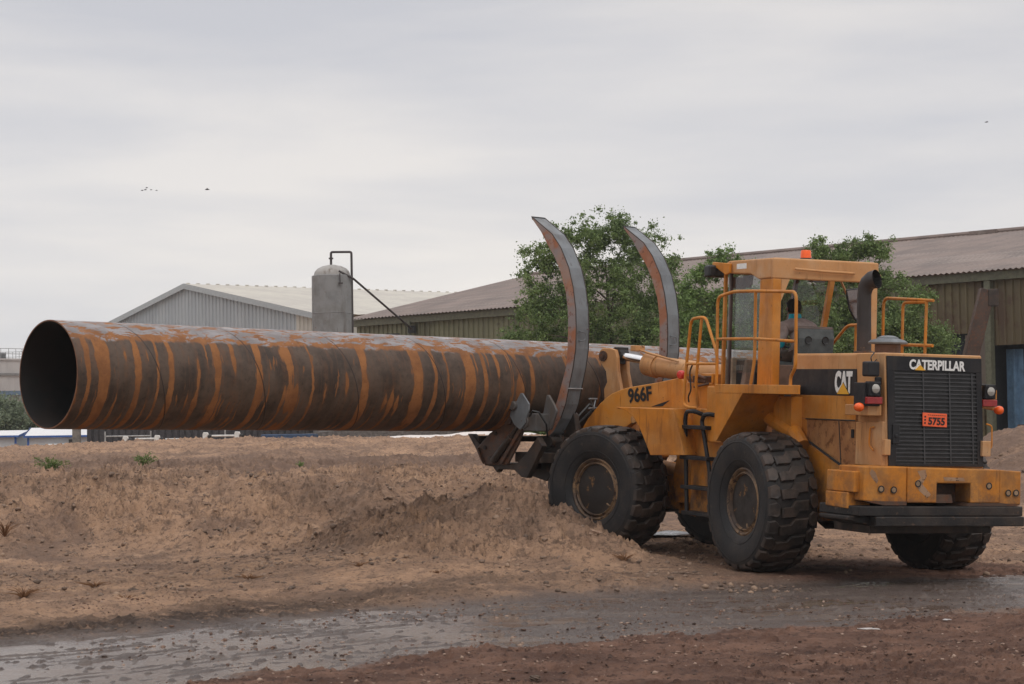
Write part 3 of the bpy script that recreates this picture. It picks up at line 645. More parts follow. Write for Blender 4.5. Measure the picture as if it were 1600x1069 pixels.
m = MB(); m.prism([(.555, 3.63), (.90, 3.63), (.92, 2.28), (.555, 2.28)], -.69, -.60); m.build('rear_right_post', YEL2, root, bevel=.015)
m = MB(); m.add([(.56, .72, 3.63), (.56, .60, 3.63), (.56, .72, 3.35), (.60, .72, 3.63), (.60, .60, 3.63), (.60, .72, 3.35)], [(0, 1, 2), (3, 5, 4), (0, 3, 4, 1), (1, 4, 5, 2), (2, 5, 3, 0)]); m.build('post_gusset', YEL2, root)
m = MB(); m.prism([(1.83, 3.76), (1.87, 3.76), (1.90, 2.28), (1.855, 2.28)], .80, .84); m.build('front_left_post', YEL, root)
m = MB(); m.prism([(1.70, 3.76), (1.735, 3.76), (1.75, 2.28), (1.715, 2.28)], .79, .82); m.build('door_frame', plain('dark_brown_frame', (.05, .025, .018), .5), root)
m = MB(); m.prism([(1.76, 3.76), (1.80, 3.76), (1.83, 2.28), (1.78, 2.28)], .79, .80); m.build('window_seal', plain('grey_seal', (.2, .21, .2), .5), root)
m = MB(); m.add([(1.82, -.225, 3.76), (1.82, -.275, 3.76), (1.86, -.0, 2.28), (1.86, .05, 2.28), (1.87, -.225, 3.76), (1.87, -.275, 3.76), (1.91, -.0, 2.28), (1.91, .05, 2.28)], [(0, 1, 2, 3), (7, 6, 5, 4), (0, 4, 5, 1), (1, 5, 6, 2), (2, 6, 7, 3), (3, 7, 4, 0)]); m.build('windscreen_post', plain('brown_post', (.10, .045, .03), .5), root)
m = MB(); m.add([(1.80, -.74, 3.76), (1.80, -.81, 3.76), (1.86, -.58, 2.28), (1.86, -.51, 2.28), (1.86, -.74, 3.76), (1.86, -.81, 3.76), (1.92, -.58, 2.28), (1.92, -.51, 2.28)], [(0, 1, 2, 3), (7, 6, 5, 4), (0, 4, 5, 1), (1, 5, 6, 2), (2, 6, 7, 3), (3, 7, 4, 0)]); m.build('front_right_post', YEL, root)
m = MB(); m.add([(1.84, .80, 2.45), (1.84, -.65, 2.45), (1.815, -.65, 3.74), (1.815, .80, 3.74)], [(0, 1, 2, 3)]); m.build('windscreen', GLASS, root)
m = MB(); m.add([(.92, .785, 2.45), (1.67, .785, 2.45), (1.67, .785, 3.70), (.92, .785, 3.70)], [(0, 1, 2, 3)]); m.build('side_window', GLASS, root)
m = MB(); m.tube(rpath([(1.83, .02, 3.72), (1.82, -.02, 3.3), (1.83, -.0, 2.9)], .1), .006, 5); m.build('aerial_cable', INK, root)
m = MB(); m.box(.60, 1.88, -.68, .83, 2.10, 2.26); m.build('cab_floor', DARKST, root)
m = MB(); m.box(1.74, 1.88, -.60, .76, 2.26, 2.62); m.box(1.70, 1.90, .55, .80, 2.26, 2.645); m.build('front_cowl', plain('beige_cowl', (.30, .23, .16), .6), root, bevel=.02)
m = MB(); m.prism([(1.74, 2.62), (1.48, 2.62), (1.44, 2.56), (1.50, 2.42), (1.50, 2.26), (1.74, 2.26)], .30, .72)
con = m.build('console', plain('black_console', (.015, .015, .016), .5, bmp=.2), root, bevel=.02)
m = MB()
for k in range(5): m.box(1.50 + k * .045, 1.525 + k * .045, .722, .726, 2.48, 2.55)
m.build('console_slots', plain('grey_slots', (.16, .16, .16), .5), con)
m = MB(); m.prism([(1.38, 2.62), (1.44, 2.62), (1.56, 2.28), (1.44, 2.26)], .60, .74); m.build('side_panel_inner', plain('grey_brown_panel', (.19, .14, .11), .6), root, bevel=.01)
m = MB(); m.tube([(1.62, .15, 2.3), (1.50, .15, 2.72)], .035, 8)
sw = m.build('steering_column', INK, root, smooth=True)
m = MB(); c = Vector((1.49, .15, 2.735)); ax1 = Vector((0, 1, 0)); ax2 = Vector((.9, 0, .42)).normalized()
m.tube([c + (ax1 * math.cos(a) + ax2 * math.sin(a)) * .21 for a in np.linspace(0, 2 * math.pi, 33)], .015, 6, caps=False)
m.tube([c - ax1 * .2, c + ax1 * .2], .012, 6); m.build('steering_wheel', INK, sw, smooth=True)
m = MB(); m.box(1.80, 1.81, .55, .78, 3.55, 3.70); m.build('sun_visor', plain('brown_visor', (.14, .09, .07), .6), root, bevel=.02) if False else m.prism([(1.735, 3.72), (1.50, 3.72), (1.52, 3.60), (1.58, 3.555), (1.735, 3.575)], .60, .64).build('sun_visor', plain('brown_visor', (.14, .09, .07), .6), root, bevel=.01)
m = MB(); m.lathe([(.078, 3.90), (.078, 3.935), (.07, 3.94)], c=(1.0, .12, 0), n=24)
bc = m.build('warning_beacon', INK, root, smooth=True)
MB().lathe([(.070, 3.94), (.066, 4.02), (.058, 4.04), (0, 4.045)], c=(1.0, .12, 0), n=24).build('beacon_lens', ORGL, bc, smooth=True)
# front roof work light on its arm
m = MB(); m.prism([(1.62, 3.865), (2.08, 3.905), (2.10, 3.87), (1.72, 3.72), (1.62, 3.74)], .86, .90); m.build('lamp_arm', YEL, root, bevel=.008)
m = MB(); m.box(1.98, 2.14, .72, 1.0, 3.70, 3.86); m.build('front_work_lamp', INK, root, bevel=.03, seg=3)
m = MB(); m.box(2.0, 2.14, -.80, -.56, 3.70, 3.86); m.build('front_work_lamp', INK, root, bevel=.03, seg=3)
# mirror on the right
m = MB(); m.add([(1.36, -.88, 3.62), (1.36, -.66, 3.66), (1.30, -.60, 3.2), (1.33, -.76, 3.34)], [(0, 1, 2, 3)])
mir = MB().add([(x, y, z) for x in (1.42, 1.45) for y, z in ((-.74, 3.58), (-.98, 3.62), (-.98, 3.22), (-.90, 3.17), (-.80, 3.32))], [(0, 1, 2, 3, 4), (9, 8, 7, 6, 5)] + [(i, (i + 1) % 5, (i + 1) % 5 + 5, i + 5) for i in range(5)]).build('rear_view_mirror', INK, root, bevel=.008)
MB().add([(1.4185, y, z) for y, z in ((-.76, 3.565), (-.965, 3.60), (-.965, 3.24), (-.90, 3.20), (-.815, 3.33))], [(0, 1, 2, 3, 4)]).build('mirror_glass', plain('mirror_glass', (.16, .135, .13), .12, .9, .1), mir)
m = MB(); m.tube([(1.44, -.66, 3.72), (1.44, -.78, 3.50), (1.44, -.92, 3.44)], .016, 6); m.build('mirror_arm', YEL2, root)
# seat
SEATG = plain('grey_seat', (.075, .085, .085), .6, bmp=.2)
m = MB(); m.prism([(1.46, 2.62), (.98, 2.58), (.98, 2.50), (1.46, 2.50)], -.22, .28); m.box(1.02, 1.40, -.15, .2, 2.26, 2.50)
seat = m.build('seat', SEATG, root, bevel=.03, seg=3)
m = MB(); m.prism([(1.02, 2.56), (.93, 2.95), (.91, 3.03), (.86, 3.03), (.84, 2.9), (.90, 2.52)], -.24, .30)
m.build('seat_backrest', SEATG, seat, bevel=.03, seg=3)
m = MB(); m.tube([(.90, .29, 3.03), (.90, -.23, 3.03)], .028, 8); m.build('backrest_top_roll', plain('brown_vinyl', (.12, .085, .07), .5), seat, smooth=True)
m = MB()
for y in (.15, -.10): m.lathe([(.035, .838), (.05, .832), (.05, .86)], c=(0, y, 2.88), ax='x', n=18)
m.build('backrest_holes', INK, seat)
m = MB(); m.prism([(.60, 2.28), (.75, 2.28), (.75, 2.55), (.60, 2.55)], -.3, .70); m.build('rear_wall_panel', plain('brown_panel', (.13, .075, .05), .6), root, bevel=.01)
# exhaust and air cleaner on the hood
SOOT = worn('sooty_steel', (.035, .030, .028), (.06, .045, .04), rust=(.14, .085, .055), rust_amt=(.60, .68), dirt=(.03, .02, .018), dirt_amt=.6, scale=.8)
m = MB()
path = [(-.425, .10, 2.66), (-.425, .105, 2.9), (-.42, .11, 3.2), (-.415, .11, 3.42), (-.425, .10, 3.50), (-.45, .085, 3.56), (-.50, .055, 3.60), (-.56, .02, 3.615)]
m.tube(path, .088, 18, caps=False, rs=[.088, .088, .088, .086, .092, .102, .112, .118])
st = m.build('exhaust_stack', SOOT, root, smooth=True)
m = MB(); m.tube([(-.425, .10, 2.70), (-.415, .11, 3.42), (-.425, .10, 3.50), (-.45, .085, 3.56), (-.50, .055, 3.60), (-.553, .024, 3.613)], .08, 16, caps=False, rs=[.08, .08, .085, .094, .105, .110]); m.build('stack_bore', INK, st)
m = MB(); m.lathe([(.13, 2.68), (.13, 2.72), (.10, 2.73)], c=(-.425, .10, 0), n=20); m.build('stack_collar', BROWNST, st, smooth=True)
m = MB(); m.lathe([(.155, 2.68), (.155, 2.80), (.13, 2.82)], c=(-.94, .09, 0), n=24)
ac = m.build('air_cleaner', worn('brown_canister', (.13, .065, .04), (.16, .08, .04)), root, smooth=True)
m = MB(); m.lathe([(.10, 2.80), (.235, 2.812), (.24, 2.83), (.20, 2.858), (.13, 2.875), (.125, 2.89), (.07, 2.91), (0, 2.915)], c=(-.94, .09, 0), n=30); m.build('rain_cap', plain('grey_cap', (.13, .14, .15), .45), ac, smooth=True)

# ------------------------------------------------------------------ front frame, arms, cylinders (front-frame coordinates)
ARM = [(1.40, .72), (1.22, .72), (.95, .95), (.55, 1.45), (.0, 1.78), (-.55, 1.88), (-1.0, 1.92), (-1.02, 2.10), (-.812, 2.375), (-.376, 2.300), (.069, 2.238), (.20, 2.215), (.332, 2.176), (.44, 2.14), (.521, 2.095), (.66, 2.0), (.766, 1.901), (.89, 1.78), (.993, 1.641), (1.25, 1.25), (1.50, .95), (1.50, .80)]
for s in (1, -1):
    y = .75 if s > 0 else -.63
    m = MB(); m.prism(ARM, y - .12, y)
    a = m.build('lift_arm', YEL, root, bevel=.012, M=TF)
    if s > 0:
        text_obj('966F', .43, .205, 'model_number', INK, a, face_M((-.085, y + .006, 2.135), (-1, 0, .11), (0, 0, 1)), .03, slant=.0)
    # lift cylinder
    m = MB(); yy = y - .06
    m.tube([(-1.05, yy - .16, 1.05), (-.15, yy - .16, 1.2)], .085, 14); m.tube([(-.15, yy - .16, 1.2), (.55, yy - .16, 1.32)], .04, 12)
    m.build('lift_cylinder', YEL2, root, smooth=True, M=TF)
m = MB(); m.box(.55, .85, -.60, .60, 1.25, 1.50); m.build('arm_crossmember', YEL, root, bevel=.02, M=TF)
m = MB(); m.prism([(-1.42, 2.42), (-.95, 2.44), (-.86, 1.9), (-.60, 1.4), (-.60, .55), (-1.6, .45), (-1.75, 1.0), (-1.45, 1.5)], -.42, .50); m.box(-1.0, .6, -.42, .50, .60, 1.2)
m.build('front_frame', YEL, root, bevel=.015, M=TF)
m = MB(); m.prism([(-.70, 1.36), (-.96, 1.36), (-1.10, 1.0), (-.99, .70), (-.70, .70), (-.62, 1.0)], .50, .66); m.prism([(-1.5, .95), (-1.9, .95), (-1.9, .5), (-1.5, .5)], -.2, .3); m.build('hinge_plate', YEL, root, M=TF, bevel=.01)
m = MB(); m.box(-1.44, -.96, .52, .80, 1.96, 2.31); m.box(-1.44, -1.40, .5, .82, 2.3, 2.43); m.build('valve_cover', YEL, root, bevel=.012, M=TF)
m = MB(); m.box(-1.30, -1.08, .60, .82, 2.31, 2.40); m.tube([(-1.12, .8, 2.34), (-1.20, .84, 2.40), (-1.30, .8, 2.36)], .025, 6); m.tube([(-1.35, .8, 2.3), (-1.25, .86, 2.27), (-1.12, .83, 2.25)], .018, 6); m.build('valve_block', BROWNST, root, bevel=.01, M=TF)
m = MB(); m.lathe([(.0, -.0), (.055, .0), (.055, .02), (.045, .035), (0, .045)], c=(-1.03, 1.0, 2.408), ax='y', n=24) if False else m.lathe([(.0, .035), (.045, .03), (.058, .01), (.058, -.03), (0, -.03)], c=(-1.03, 1.0, 2.408), ax='y', n=24)
m.build('round_reflector', REDB, root, smooth=True, M=TF @ Matrix.Identity(4))
m = MB(); m.box(-1.06, -1.0, .80, .98, 2.39, 2.42); m.build('reflector_bracket', YEL, root, M=TF)
# front fenders
FP = [(-.306, 1.962), (-1.315, 1.956), (-1.541, 1.366), (-.942, 1.344), (-.80, 1.60), (-.72, 1.73), (-.62, 1.84), (-.50, 1.91), (-.40, 1.935)]
for s in (1, -1):
    y0, y1 = (1.445, 1.47) if s > 0 else (-1.50, -1.475)
    m = MB(); m.prism(FP, y0, y1)
    a0, a1 = (.78, 1.445) if s > 0 else (-1.475, -.7)
    m.box(-1.315, -.306, a0, a1, 1.935, 1.96)
    m.add([(-1.315, a0, 1.955), (-1.315, a1, 1.955), (-1.541, a1, 1.366), (-1.541, a0, 1.366), (-1.29, a0, 1.95), (-1.29, a1, 1.95), (-1.516, a1, 1.366), (-1.516, a0, 1.366)], [(0, 1, 2, 3), (7, 6, 5, 4), (0, 4, 5, 1), (1, 5, 6, 2), (2, 6, 7, 3), (3, 7, 4, 0)])
    m.build('front_fender', YEL, root, bevel=.008, M=TF)
m = MB(); m.prism([(-.30, 1.975), (-.62, 2.065), (-.50, 1.985)], .752, .757); m.build('arm_slot', INK, root, M=TF)
m = MB(); m.tube([(-.15, .95, 1.76), (-.3, .97, 1.80), (-.55, .97, 1.78)], .03, 8); m.tube([(-.18, .97, 1.85), (-.25, .99, 1.78), (-.40, 1.0, 1.74)], .02, 8); m.lathe([(.05, .9), (.05, 1.0), (0, 1.0)], c=(-.2, 0, 1.80), ax='y', n=10); m.build('hose_fittings', YEL2, root, M=TF, smooth=True)
# bellcrank and tilt cylinder
BC = [(1.31, 2.65), (1.29, 2.74), (1.24, 2.78), (1.10, 2.785), (.985, 2.76), (.95, 2.66), (.93, 2.45), (.86, 2.20), (.72, 1.72), (.72, 1.50), (1.05, 1.45), (1.16, 1.8), (1.185, 2.20), (1.13, 2.30), (1.155, 2.45), (1.25, 2.56)]
for yy in (.05, -.15):
    m = MB(); m.prism(BC, yy, yy + .07); b = m.build('bellcrank', YEL2, root, bevel=.012, M=TF)
m = MB(); m.lathe([(.075, .14), (.075, -.20)], c=(1.205, 0, 2.67), ax='y', n=20); m.lathe([(.035, .16), (.035, -.22)], c=(1.205, 0, 2.67), ax='y', n=14); m.build('bellcrank_pin', BROWNST, root, smooth=True, M=TF)
m = MB(); m.box(.96, 1.06, -.14, .06, 2.56, 2.80); m.lathe([(.11, .05), (.11, -.13)], c=(1.04, 0, 2.69), ax='y', n=16); m.build('rod_eye', BLK, root, bevel=.01, M=TF)
m = MB(); m.tube([(1.10, -.03, 2.69), (.48, -.03, 2.605)], .058, 16); m.build('tilt_cylinder_rod', CHROME, root, smooth=True, M=TF)
m = MB(); m.tube([(.54, -.03, 2.575), (.50, -.03, 2.57), (.50, -.03, 2.57), (.30, -.03, 2.53), (.30, -.03, 2.53), (-1.1, -.03, 2.40)], .15, 20, rs=[.11, .135, .165, .165, .145, .145])
m.build('tilt_cylinder', YEL2, root, smooth=True, M=TF)
m = MB(); m.box(.52, .62, .0, .2, 2.74, 2.82); m.tube([(.62, .1, 2.78), (.5, .1, 2.75), (.3, .1, 2.70), (-.2, .1, 2.60)], .018, 6); m.build('cylinder_fitting', YEL2, root, bevel=.01, M=TF)

# ------------------------------------------------------------------ pipe clamp attachment (front-frame coordinates)
back = [(1.709, 4.598), (1.31, 4.347), (1.131, 4.148), (.969, 3.869), (.877, 3.594), (.818, 3.293), (.800, 3.021), (.801, 2.748), (.845, 2.476), (.916, 2.202), (.97, 1.98), (1.06, 1.78), (1.20, 1.58), (1.32, 1.50)]
front = [(1.19, 1.50), (1.16, 1.60), (1.12, 1.75), (1.09, 1.91), (1.03, 2.2), (.98, 2.48), (.955, 2.803), (.955, 3.048), (.972, 3.294), (1.02, 3.541), (1.13, 3.818), (1.245, 4.014), (1.403, 4.212), (1.525, 4.382), (1.70, 4.56)]
front = [(1.30, 1.62), (1.20, 1.85), (1.10, 2.12)] + front[5:]
for y1, w in ((1.115, .265), (-.78, .26)):
    pts = back + front
    m = MB(); m.prism(pts, y1 - w, y1)
    n = len(pts); 
    me_ = m
    arm = me_.build('clamp_arm', [GREYST, RUSTGREY], root, M=TF, bevel=.008)
    arm.data.polygons[0].material_index = 0
    for f_ in arm.data.polygons:
        if f_.normal.y > .8: f_.material_index = 1
    m = MB(); m.tube([(x, y1 - .006, z) for x, z in back[:-2]], .008, 6); m.tube([(x, y1 - w + .006, z) for x, z in back[:-2]], .008, 6); m.build('edge_weld', DARKST, arm, smooth=True)
    m = MB(); yc = y1 - w * .35
    m.tube(rpath([(.80, yc + .03, 2.99), (.755, yc + .03, 2.98), (.75, yc - .05, 2.97), (.75, yc - .05, 2.87), (.755, yc + .03, 2.85), (.80, yc + .03, 2.86)], .03), .008, 6)
    m.build('lifting_ring', GREYST, arm, smooth=True)
    m = MB(); m.box(.90, .925, y1 - w - .004, y1 + .004, 2.19, 2.205); m.build('weld_bead', plain('weld', (.3, .3, .3), .5), arm)
    m = MB(); m.prism([(1.735, 4.612), (1.70, 4.605), (1.685, 4.565), (1.715, 4.56)], y1 - w + .01, y1 - .01); m.build('arm_tip', INK, arm)
CARR = [(.93, 1.55), (1.02, 1.85), (1.20, 1.95), (1.28, 1.70), (1.30, 1.40), (1.52, 1.02), (1.45, .89), (1.26, .885), (1.05, .95), (.93, 1.2)]
m = MB()
m.prism(CARR, .80, .90); m.prism(CARR, -.80, -.70); m.box(.95, 1.12, -.95, .98, 1.30, 1.52); m.box(1.0, 1.2, -.95, .98, .92, 1.06)
m.prism([(1.62, 1.52), (1.16, 1.55), (1.05, 1.30), (1.25, .92), (1.62, .96)], .93, 1.02)
m.build('clamp_carriage', DARKST, root, bevel=.012, M=TF)
m = MB(); m.tube([(1.2, -1.05, 1.45), (1.2, 1.2, 1.45)], .075, 14); m.build('arm_pivot_shaft', DARKST, root, smooth=True, M=TF)
m = MB(); m.tube([(.9, .3, 1.3), (1.0, .35, 1.9), (1.1, .5, 1.98), (1.15, .8, 1.7)], .02, 6); m.tube([(.92, .2, 1.3), (.96, .25, 1.8), (1.1, .45, 1.9), (1.15, .8, 1.6)], .02, 6); m.build('hydraulic_hose', INK, root, smooth=True, M=TF)
m = MB(); m.tube([(.72, .9, 2.06), (1.05, .4, 2.06)], .012, 6); m.tube([(.72, .9, 1.93), (1.05, .4, 1.93)], .012, 6); m.tube([(.8, .8, 2.06), (.9, .62, 1.93), (.98, .5, 2.06)], .010, 6); m.build('brace_rods', GREYST, root, M=TF)
# forks below the pipe, left and right
VB = [(2.50, 1.525), (2.40, 1.525), (2.13, 1.28), (1.95, 1.14), (1.50, 1.14), (1.30, 1.30), (1.10, 1.52), (1.0, 1.40), (1.28, .95), (1.39, .955), (1.54, 1.05), (1.84, 1.05), (1.885, 1.0), (1.97, 1.08), (2.13, 1.09)]
BL = [(1.655, 1.845), (1.37, 1.83), (1.24, 1.73), (1.31, 1.62), (1.42, 1.40), (1.62, 1.12), (2.06, 1.10), (2.24, 1.326), (1.98, 1.55), (1.83, 1.62), (1.74, 1.68)]
for y0 in (1.42, -1.20):
    m = MB(); m.prism(VB, y0, y0 + .10); m.build('fork_arm', DARKST, root, bevel=.01, M=TF)
    m = MB(); m.prism(BL, y0 + .12, y0 + .16); fk = m.build('fork_link', BROWNST, root, bevel=.01, M=TF)
    m = MB(); m.lathe([(.07, y0 + .15), (.07, y0 + .19), (.045, y0 + .20)], c=(1.60, 0, 1.74), ax='y', n=18); m.build('link_pin', BROWNST, fk, smooth=True, M=ID)
    m = MB(); m.prism([(1.33, 2.115), (1.295, 2.115), (1.16, 1.97), (1.16, 1.89), (1.22, 1.75), (1.22, 1.71), (1.32, 1.61), (1.44, 1.68), (1.53, 1.80), (1.50, 1.92), (1.42, 1.98)], y0 + .19, y0 + .22)
    br = m.build('clamp_bracket', GREYST, root, bevel=.006, M=TF)
    m = MB(); m.prism([(1.10, 2.10), (1.06, 2.10), (.95, 1.97), (.90, 1.88), (1.0, 1.62), (1.12, 1.62), (1.16, 1.85)], y0 - .10, y0 - .06); m.tube([(1.25, y0 - .1, 1.72), (1.28, y0 + .2, 1.72)], .10, 14); m.tube([(1.44, y0 + .14, 1.94), (1.44, y0 + .27, 1.94)], .065, 12); m.box(1.04, 1.3, y0 - .08, y0 + .19, 1.60, 1.84)
    m.build('bracket_hub', worn('grey_hub', (.10, .10, .10), (.07, .06, .055), dirt_amt=.6), root, bevel=.01, smooth=True, M=TF)
    m = MB(); m.tube(rpath([(1.40, y0 + .24, 1.98), (1.55, y0 + .26, 1.98), (1.56, y0 + .26, 1.90), (1.45, y0 + .26, 1.88)], .03), .014, 6); m.tube([(1.13, y0 + .23, 1.80), (1.05, y0 + .25, 1.88), (.98, y0 + .2, 1.86), (.93, y0 + .1, 1.7), (1.0, y0, 1.52)], .014, 6); m.build('small_hose', INK, br, M=ID)
for y0 in (1.42, -1.20):
    m = MB(); m.tube([(1.52, y0 + .20, 1.50), (1.86, y0 + .20, 1.16)], .05, 12); m.tube([(1.40, y0 + .20, 1.66), (1.54, y0 + .20, 1.48)], .028, 10); m.build('clamp_cylinder', DARKST, root, smooth=True, M=TF)
    m = MB(); m.prism([(1.30, 1.62), (1.36, 1.64), (1.74, 1.16), (1.70, 1.12)], y0 + .16, y0 + .20); m.prism([(2.06, 1.11), (2.11, 1.16), (2.22, 1.33), (2.18, 1.34)], y0 + .16, y0 + .20); m.build('link_rib', BROWNST, root, M=TF, bevel=.006)
    for bx, bz in ((1.62, 1.25), (1.95, 1.20), (2.06, 1.34), (1.86, 1.55)):
        m = MB(); m.lathe([(.028, y0 + .16), (.028, y0 + .18), (0, y0 + .18)], c=(bx, 0, bz), ax='y', n=8); m.build('link_bolt', DARKST, root, M=TF)
m = MB(); m.box(1.40, 1.9, -1.2, 1.5, 1.06, 1.14); m.box(2.28, 2.42, -1.2, 1.5, 1.42, 1.50); m.build('fork_crossbar', DARKST, root, bevel=.01, M=TF)
m = MB(); m.box(1.1, 1.6, .85, 1.45, 1.16, 1.30, None); m.prism([(.93, 1.5), (1.9, 1.06), (1.6, .96), (1.3, .9), (1.0, 1.2)], 1.05, 1.12); m.build('carriage_gusset', DARKST, root, M=TF, bevel=.01)
# ------------------------------------------------------------------ steel pipe carried by the loader
SGN = -1; PR = .648; PL = 13.15
pa = .75433; pdir = Vector((math.cos(pa), math.sin(pa), -.0103)).normalized()      # from the near open end away to the far end
side = Vector((0, 0, 1)).cross(pdir).normalized(); up = pdir.cross(side)
PM = Matrix((pdir, side, up)).transposed().to_4x4(); PM.translation = (-5.495, 26.099, 2.535)
PIPE, t, b = mat_new('rusty_spiral_welded_steel')
tcO = N(t, 'ShaderNodeTexCoord').outputs['Object']; sp = N(t, 'ShaderNodeSeparateXYZ'); t.links.new(tcO, sp.inputs[0])
th = math_(t, 'ARCTAN2', sp.outputs[2], math_(t, 'MULTIPLY', sp.outputs[1], 1.0))
hx = math_(t, 'ADD', sp.outputs[0], math_(t, 'MULTIPLY', th, SGN * 1.5 / (2 * math.pi)))       # unrolled along the weld
def comb(x, y, z):
    n = N(t, 'ShaderNodeCombineXYZ')
    for i, s in enumerate((x, y, z)):
        if hasattr(s, 'links'): t.links.new(s, n.inputs[i])
        else: n.inputs[i].default_value = s
    return n.outputs[0]
ct = math_(t, 'MULTIPLY', sp.outputs[1], 1 / PR); stn = math_(t, 'MULTIPLY', sp.outputs[2], 1 / PR)
tq = comb(math_(t, 'MULTIPLY', sp.outputs[0], 2.2), math_(t, 'MULTIPLY', ct, 3.), math_(t, 'MULTIPLY', stn, 3.))
jit = math_(t, 'MULTIPLY', math_(t, 'SUBTRACT', noise(t, 1.0, 5, .6, tq), .5), .075)
xj = math_(t, 'ADD', sp.outputs[0], jit)
v1 = comb(math_(t, 'MULTIPLY', xj, 4.3), math_(t, 'MULTIPLY', ct, .08), math_(t, 'MULTIPLY', stn, .09))
band = noise(t, 1.0, 1, .5, v1)
vb = comb(math_(t, 'MULTIPLY', xj, 10.), math_(t, 'MULTIPLY', ct, .15), math_(t, 'MULTIPLY', stn, .20))
band_b = noise(t, 1.0, 1, .5, vb)
v2 = comb(math_(t, 'MULTIPLY', xj, 17.), math_(t, 'MULTIPLY', ct, 1.2), math_(t, 'MULTIPLY', stn, 1.6))
fine_ = noise(t, 1.0, 2, .6, v2)
mod = math_(t, 'MULTIPLY', math_(t, 'SUBTRACT', noise(t, 1.0, 2, .5, comb(math_(t, 'MULTIPLY', sp.outputs[0], 1.4), math_(t, 'MULTIPLY', ct, 1.3), math_(t, 'MULTIPLY', stn, 1.6))), .5), .17)
mod = math_(t, 'SUBTRACT', mod, ramp(t, sp.outputs[0], 6.5, 9.5, 0, .05))
bm1 = ramp(t, math_(t, 'ADD', band, mod), .566, .580); bm1b = ramp(t, math_(t, 'ADD', band_b, mod), .612, .63); bm2 = ramp(t, math_(t, 'ADD', fine_, mod), .68, .71, 0, .75)
side_o = math_(t, 'MAXIMUM', math_(t, 'MAXIMUM', bm1, bm1b), bm2)
brown = mixc(t, ramp(t, noise(t, 2.0, 6, .65, tcO), .35, .65), (.046, .031, .022), (.100, .068, .048))
brown = mixc(t, ramp(t, noise(t, 1.0, 4, .65, comb(math_(t, 'MULTIPLY', xj, 24.), ct, stn)), .5, .7, 0, .55), brown, (.12, .060, .034))
brown = mixc(t, ramp(t, noise(t, 18, 4, .7, tcO), .5, .75, 0, .5), brown, (.02, .015, .013))
halo = math_(t, 'MAXIMUM', ramp(t, math_(t, 'ADD', band, mod), .50, .60), ramp(t, math_(t, 'ADD', band_b, mod), .54, .64))
brown = mixc(t, math_(t, 'MULTIPLY', halo, math_(t, 'MULTIPLY', ramp(t, noise(t, 12, 5, .75, tcO), .35, .6), .65)), brown, (.15, .065, .028))
orange = mixc(t, ramp(t, noise(t, 4.0, 6, .65, tcO), .35, .65), (.285, .120, .042), (.20, .082, .030))
orange = mixc(t, ramp(t, noise(t, 26, 4, .7, tcO), .52, .72, 0, .45), orange, (.12, .05, .022))
# top: bluish mill scale with orange patches and pale glints painted into the colour
grey = mixc(t, ramp(t, noise(t, 2.2, 5, .6, tcO, sc=(1, 2, 2)), .38, .62), (.15, .13, .125), (.25, .23, .23))
v3 = comb(math_(t, 'MULTIPLY', sp.outputs[0], 3.4), math_(t, 'MULTIPLY', ct, 8.), 0.)
pm = ramp(t, math_(t, 'ADD', noise(t, 1.0, 6, .72, v3, dist=.6), ramp(t, stn, .66, .84, .07, -.02)), .50, .53)
topc = mixc(t, pm, grey, orange)
v4 = comb(math_(t, 'MULTIPLY', sp.outputs[0], 3.), math_(t, 'MULTIPLY', ct, 16.), 3.)
topc = mixc(t, math_(t, 'MULTIPLY', ramp(t, noise(t, 1.0, 4, .6, v4), .60, .64), ramp(t, stn, .90, .97)), topc, (.60, .56, .54))
edge = math_(t, 'ADD', stn, math_(t, 'MULTIPLY', math_(t, 'SUBTRACT', noise(t, 1.0, 5, .65, comb(math_(t, 'MULTIPLY', sp.outputs[0], 3.), 0., 0.)), .5), .28))
top = ramp(t, edge, .60, .66)
c = mixc(t, top, mixc(t, side_o, brown, orange), topc)
# underside stays dark brown with thin runs
c = mixc(t, math_(t, 'MULTIPLY', ramp(t, stn, -.75, -.95), .0), c, (.04, .025, .02))
# weld seam every 1.5 m
fr_ = math_(t, 'FRACT', math_(t, 'MULTIPLY', math_(t, 'ADD', hx, .35), 1 / 1.5))
seam = math_(t, 'LESS_THAN', math_(t, 'ABSOLUTE', math_(t, 'SUBTRACT', fr_, .5)), .006)
scr = ramp(t, noise(t, 1.0, 4, .7, comb(math_(t, 'MULTIPLY', sp.outputs[0], 30.), math_(t, 'MULTIPLY', ct, 2.), math_(t, 'MULTIPLY', stn, 2.))), .64, .70, 0, .55)
c = mixc(t, scr, c, (.05, .03, .02))
c = mixc(t, math_(t, 'MULTIPLY', seam, .8), c, (.03, .02, .017))
t.links.new(c, b.inputs['Base Color'])
rr_ = mixc(t, side_o, (.6, .6, .6), (.85, .85, .85)); b.inputs['Specular IOR Level'].default_value = .3; rr_ = mixc(t, top, rr_, mixc(t, pm, (.38, .38, .38), (.75, .75, .75)))
t.links.new(rr_, b.inputs['Roughness'])
seamb = ramp(t, math_(t, 'ABSOLUTE', math_(t, 'SUBTRACT', fr_, .5)), .0, .012, 1, 0)
bump(t, b, math_(t, 'ADD', math_(t, 'MULTIPLY', seamb, 1.), math_(t, 'MULTIPLY', noise(t, 9, 5, .6, tcO), .25)), .7, .006)
INNER, t, b = mat_new('shaded_bore')  # shade inside the pipe is painted in as near black
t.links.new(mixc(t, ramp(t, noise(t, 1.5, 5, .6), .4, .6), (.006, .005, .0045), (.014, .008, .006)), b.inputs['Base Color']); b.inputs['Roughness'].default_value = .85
EDGEM = plain('rusty_cut_edge', (.14, .055, .022), .7)
NS = 128; xs = np.linspace(0, PL, 60); vs = []; fs = []; mi = []
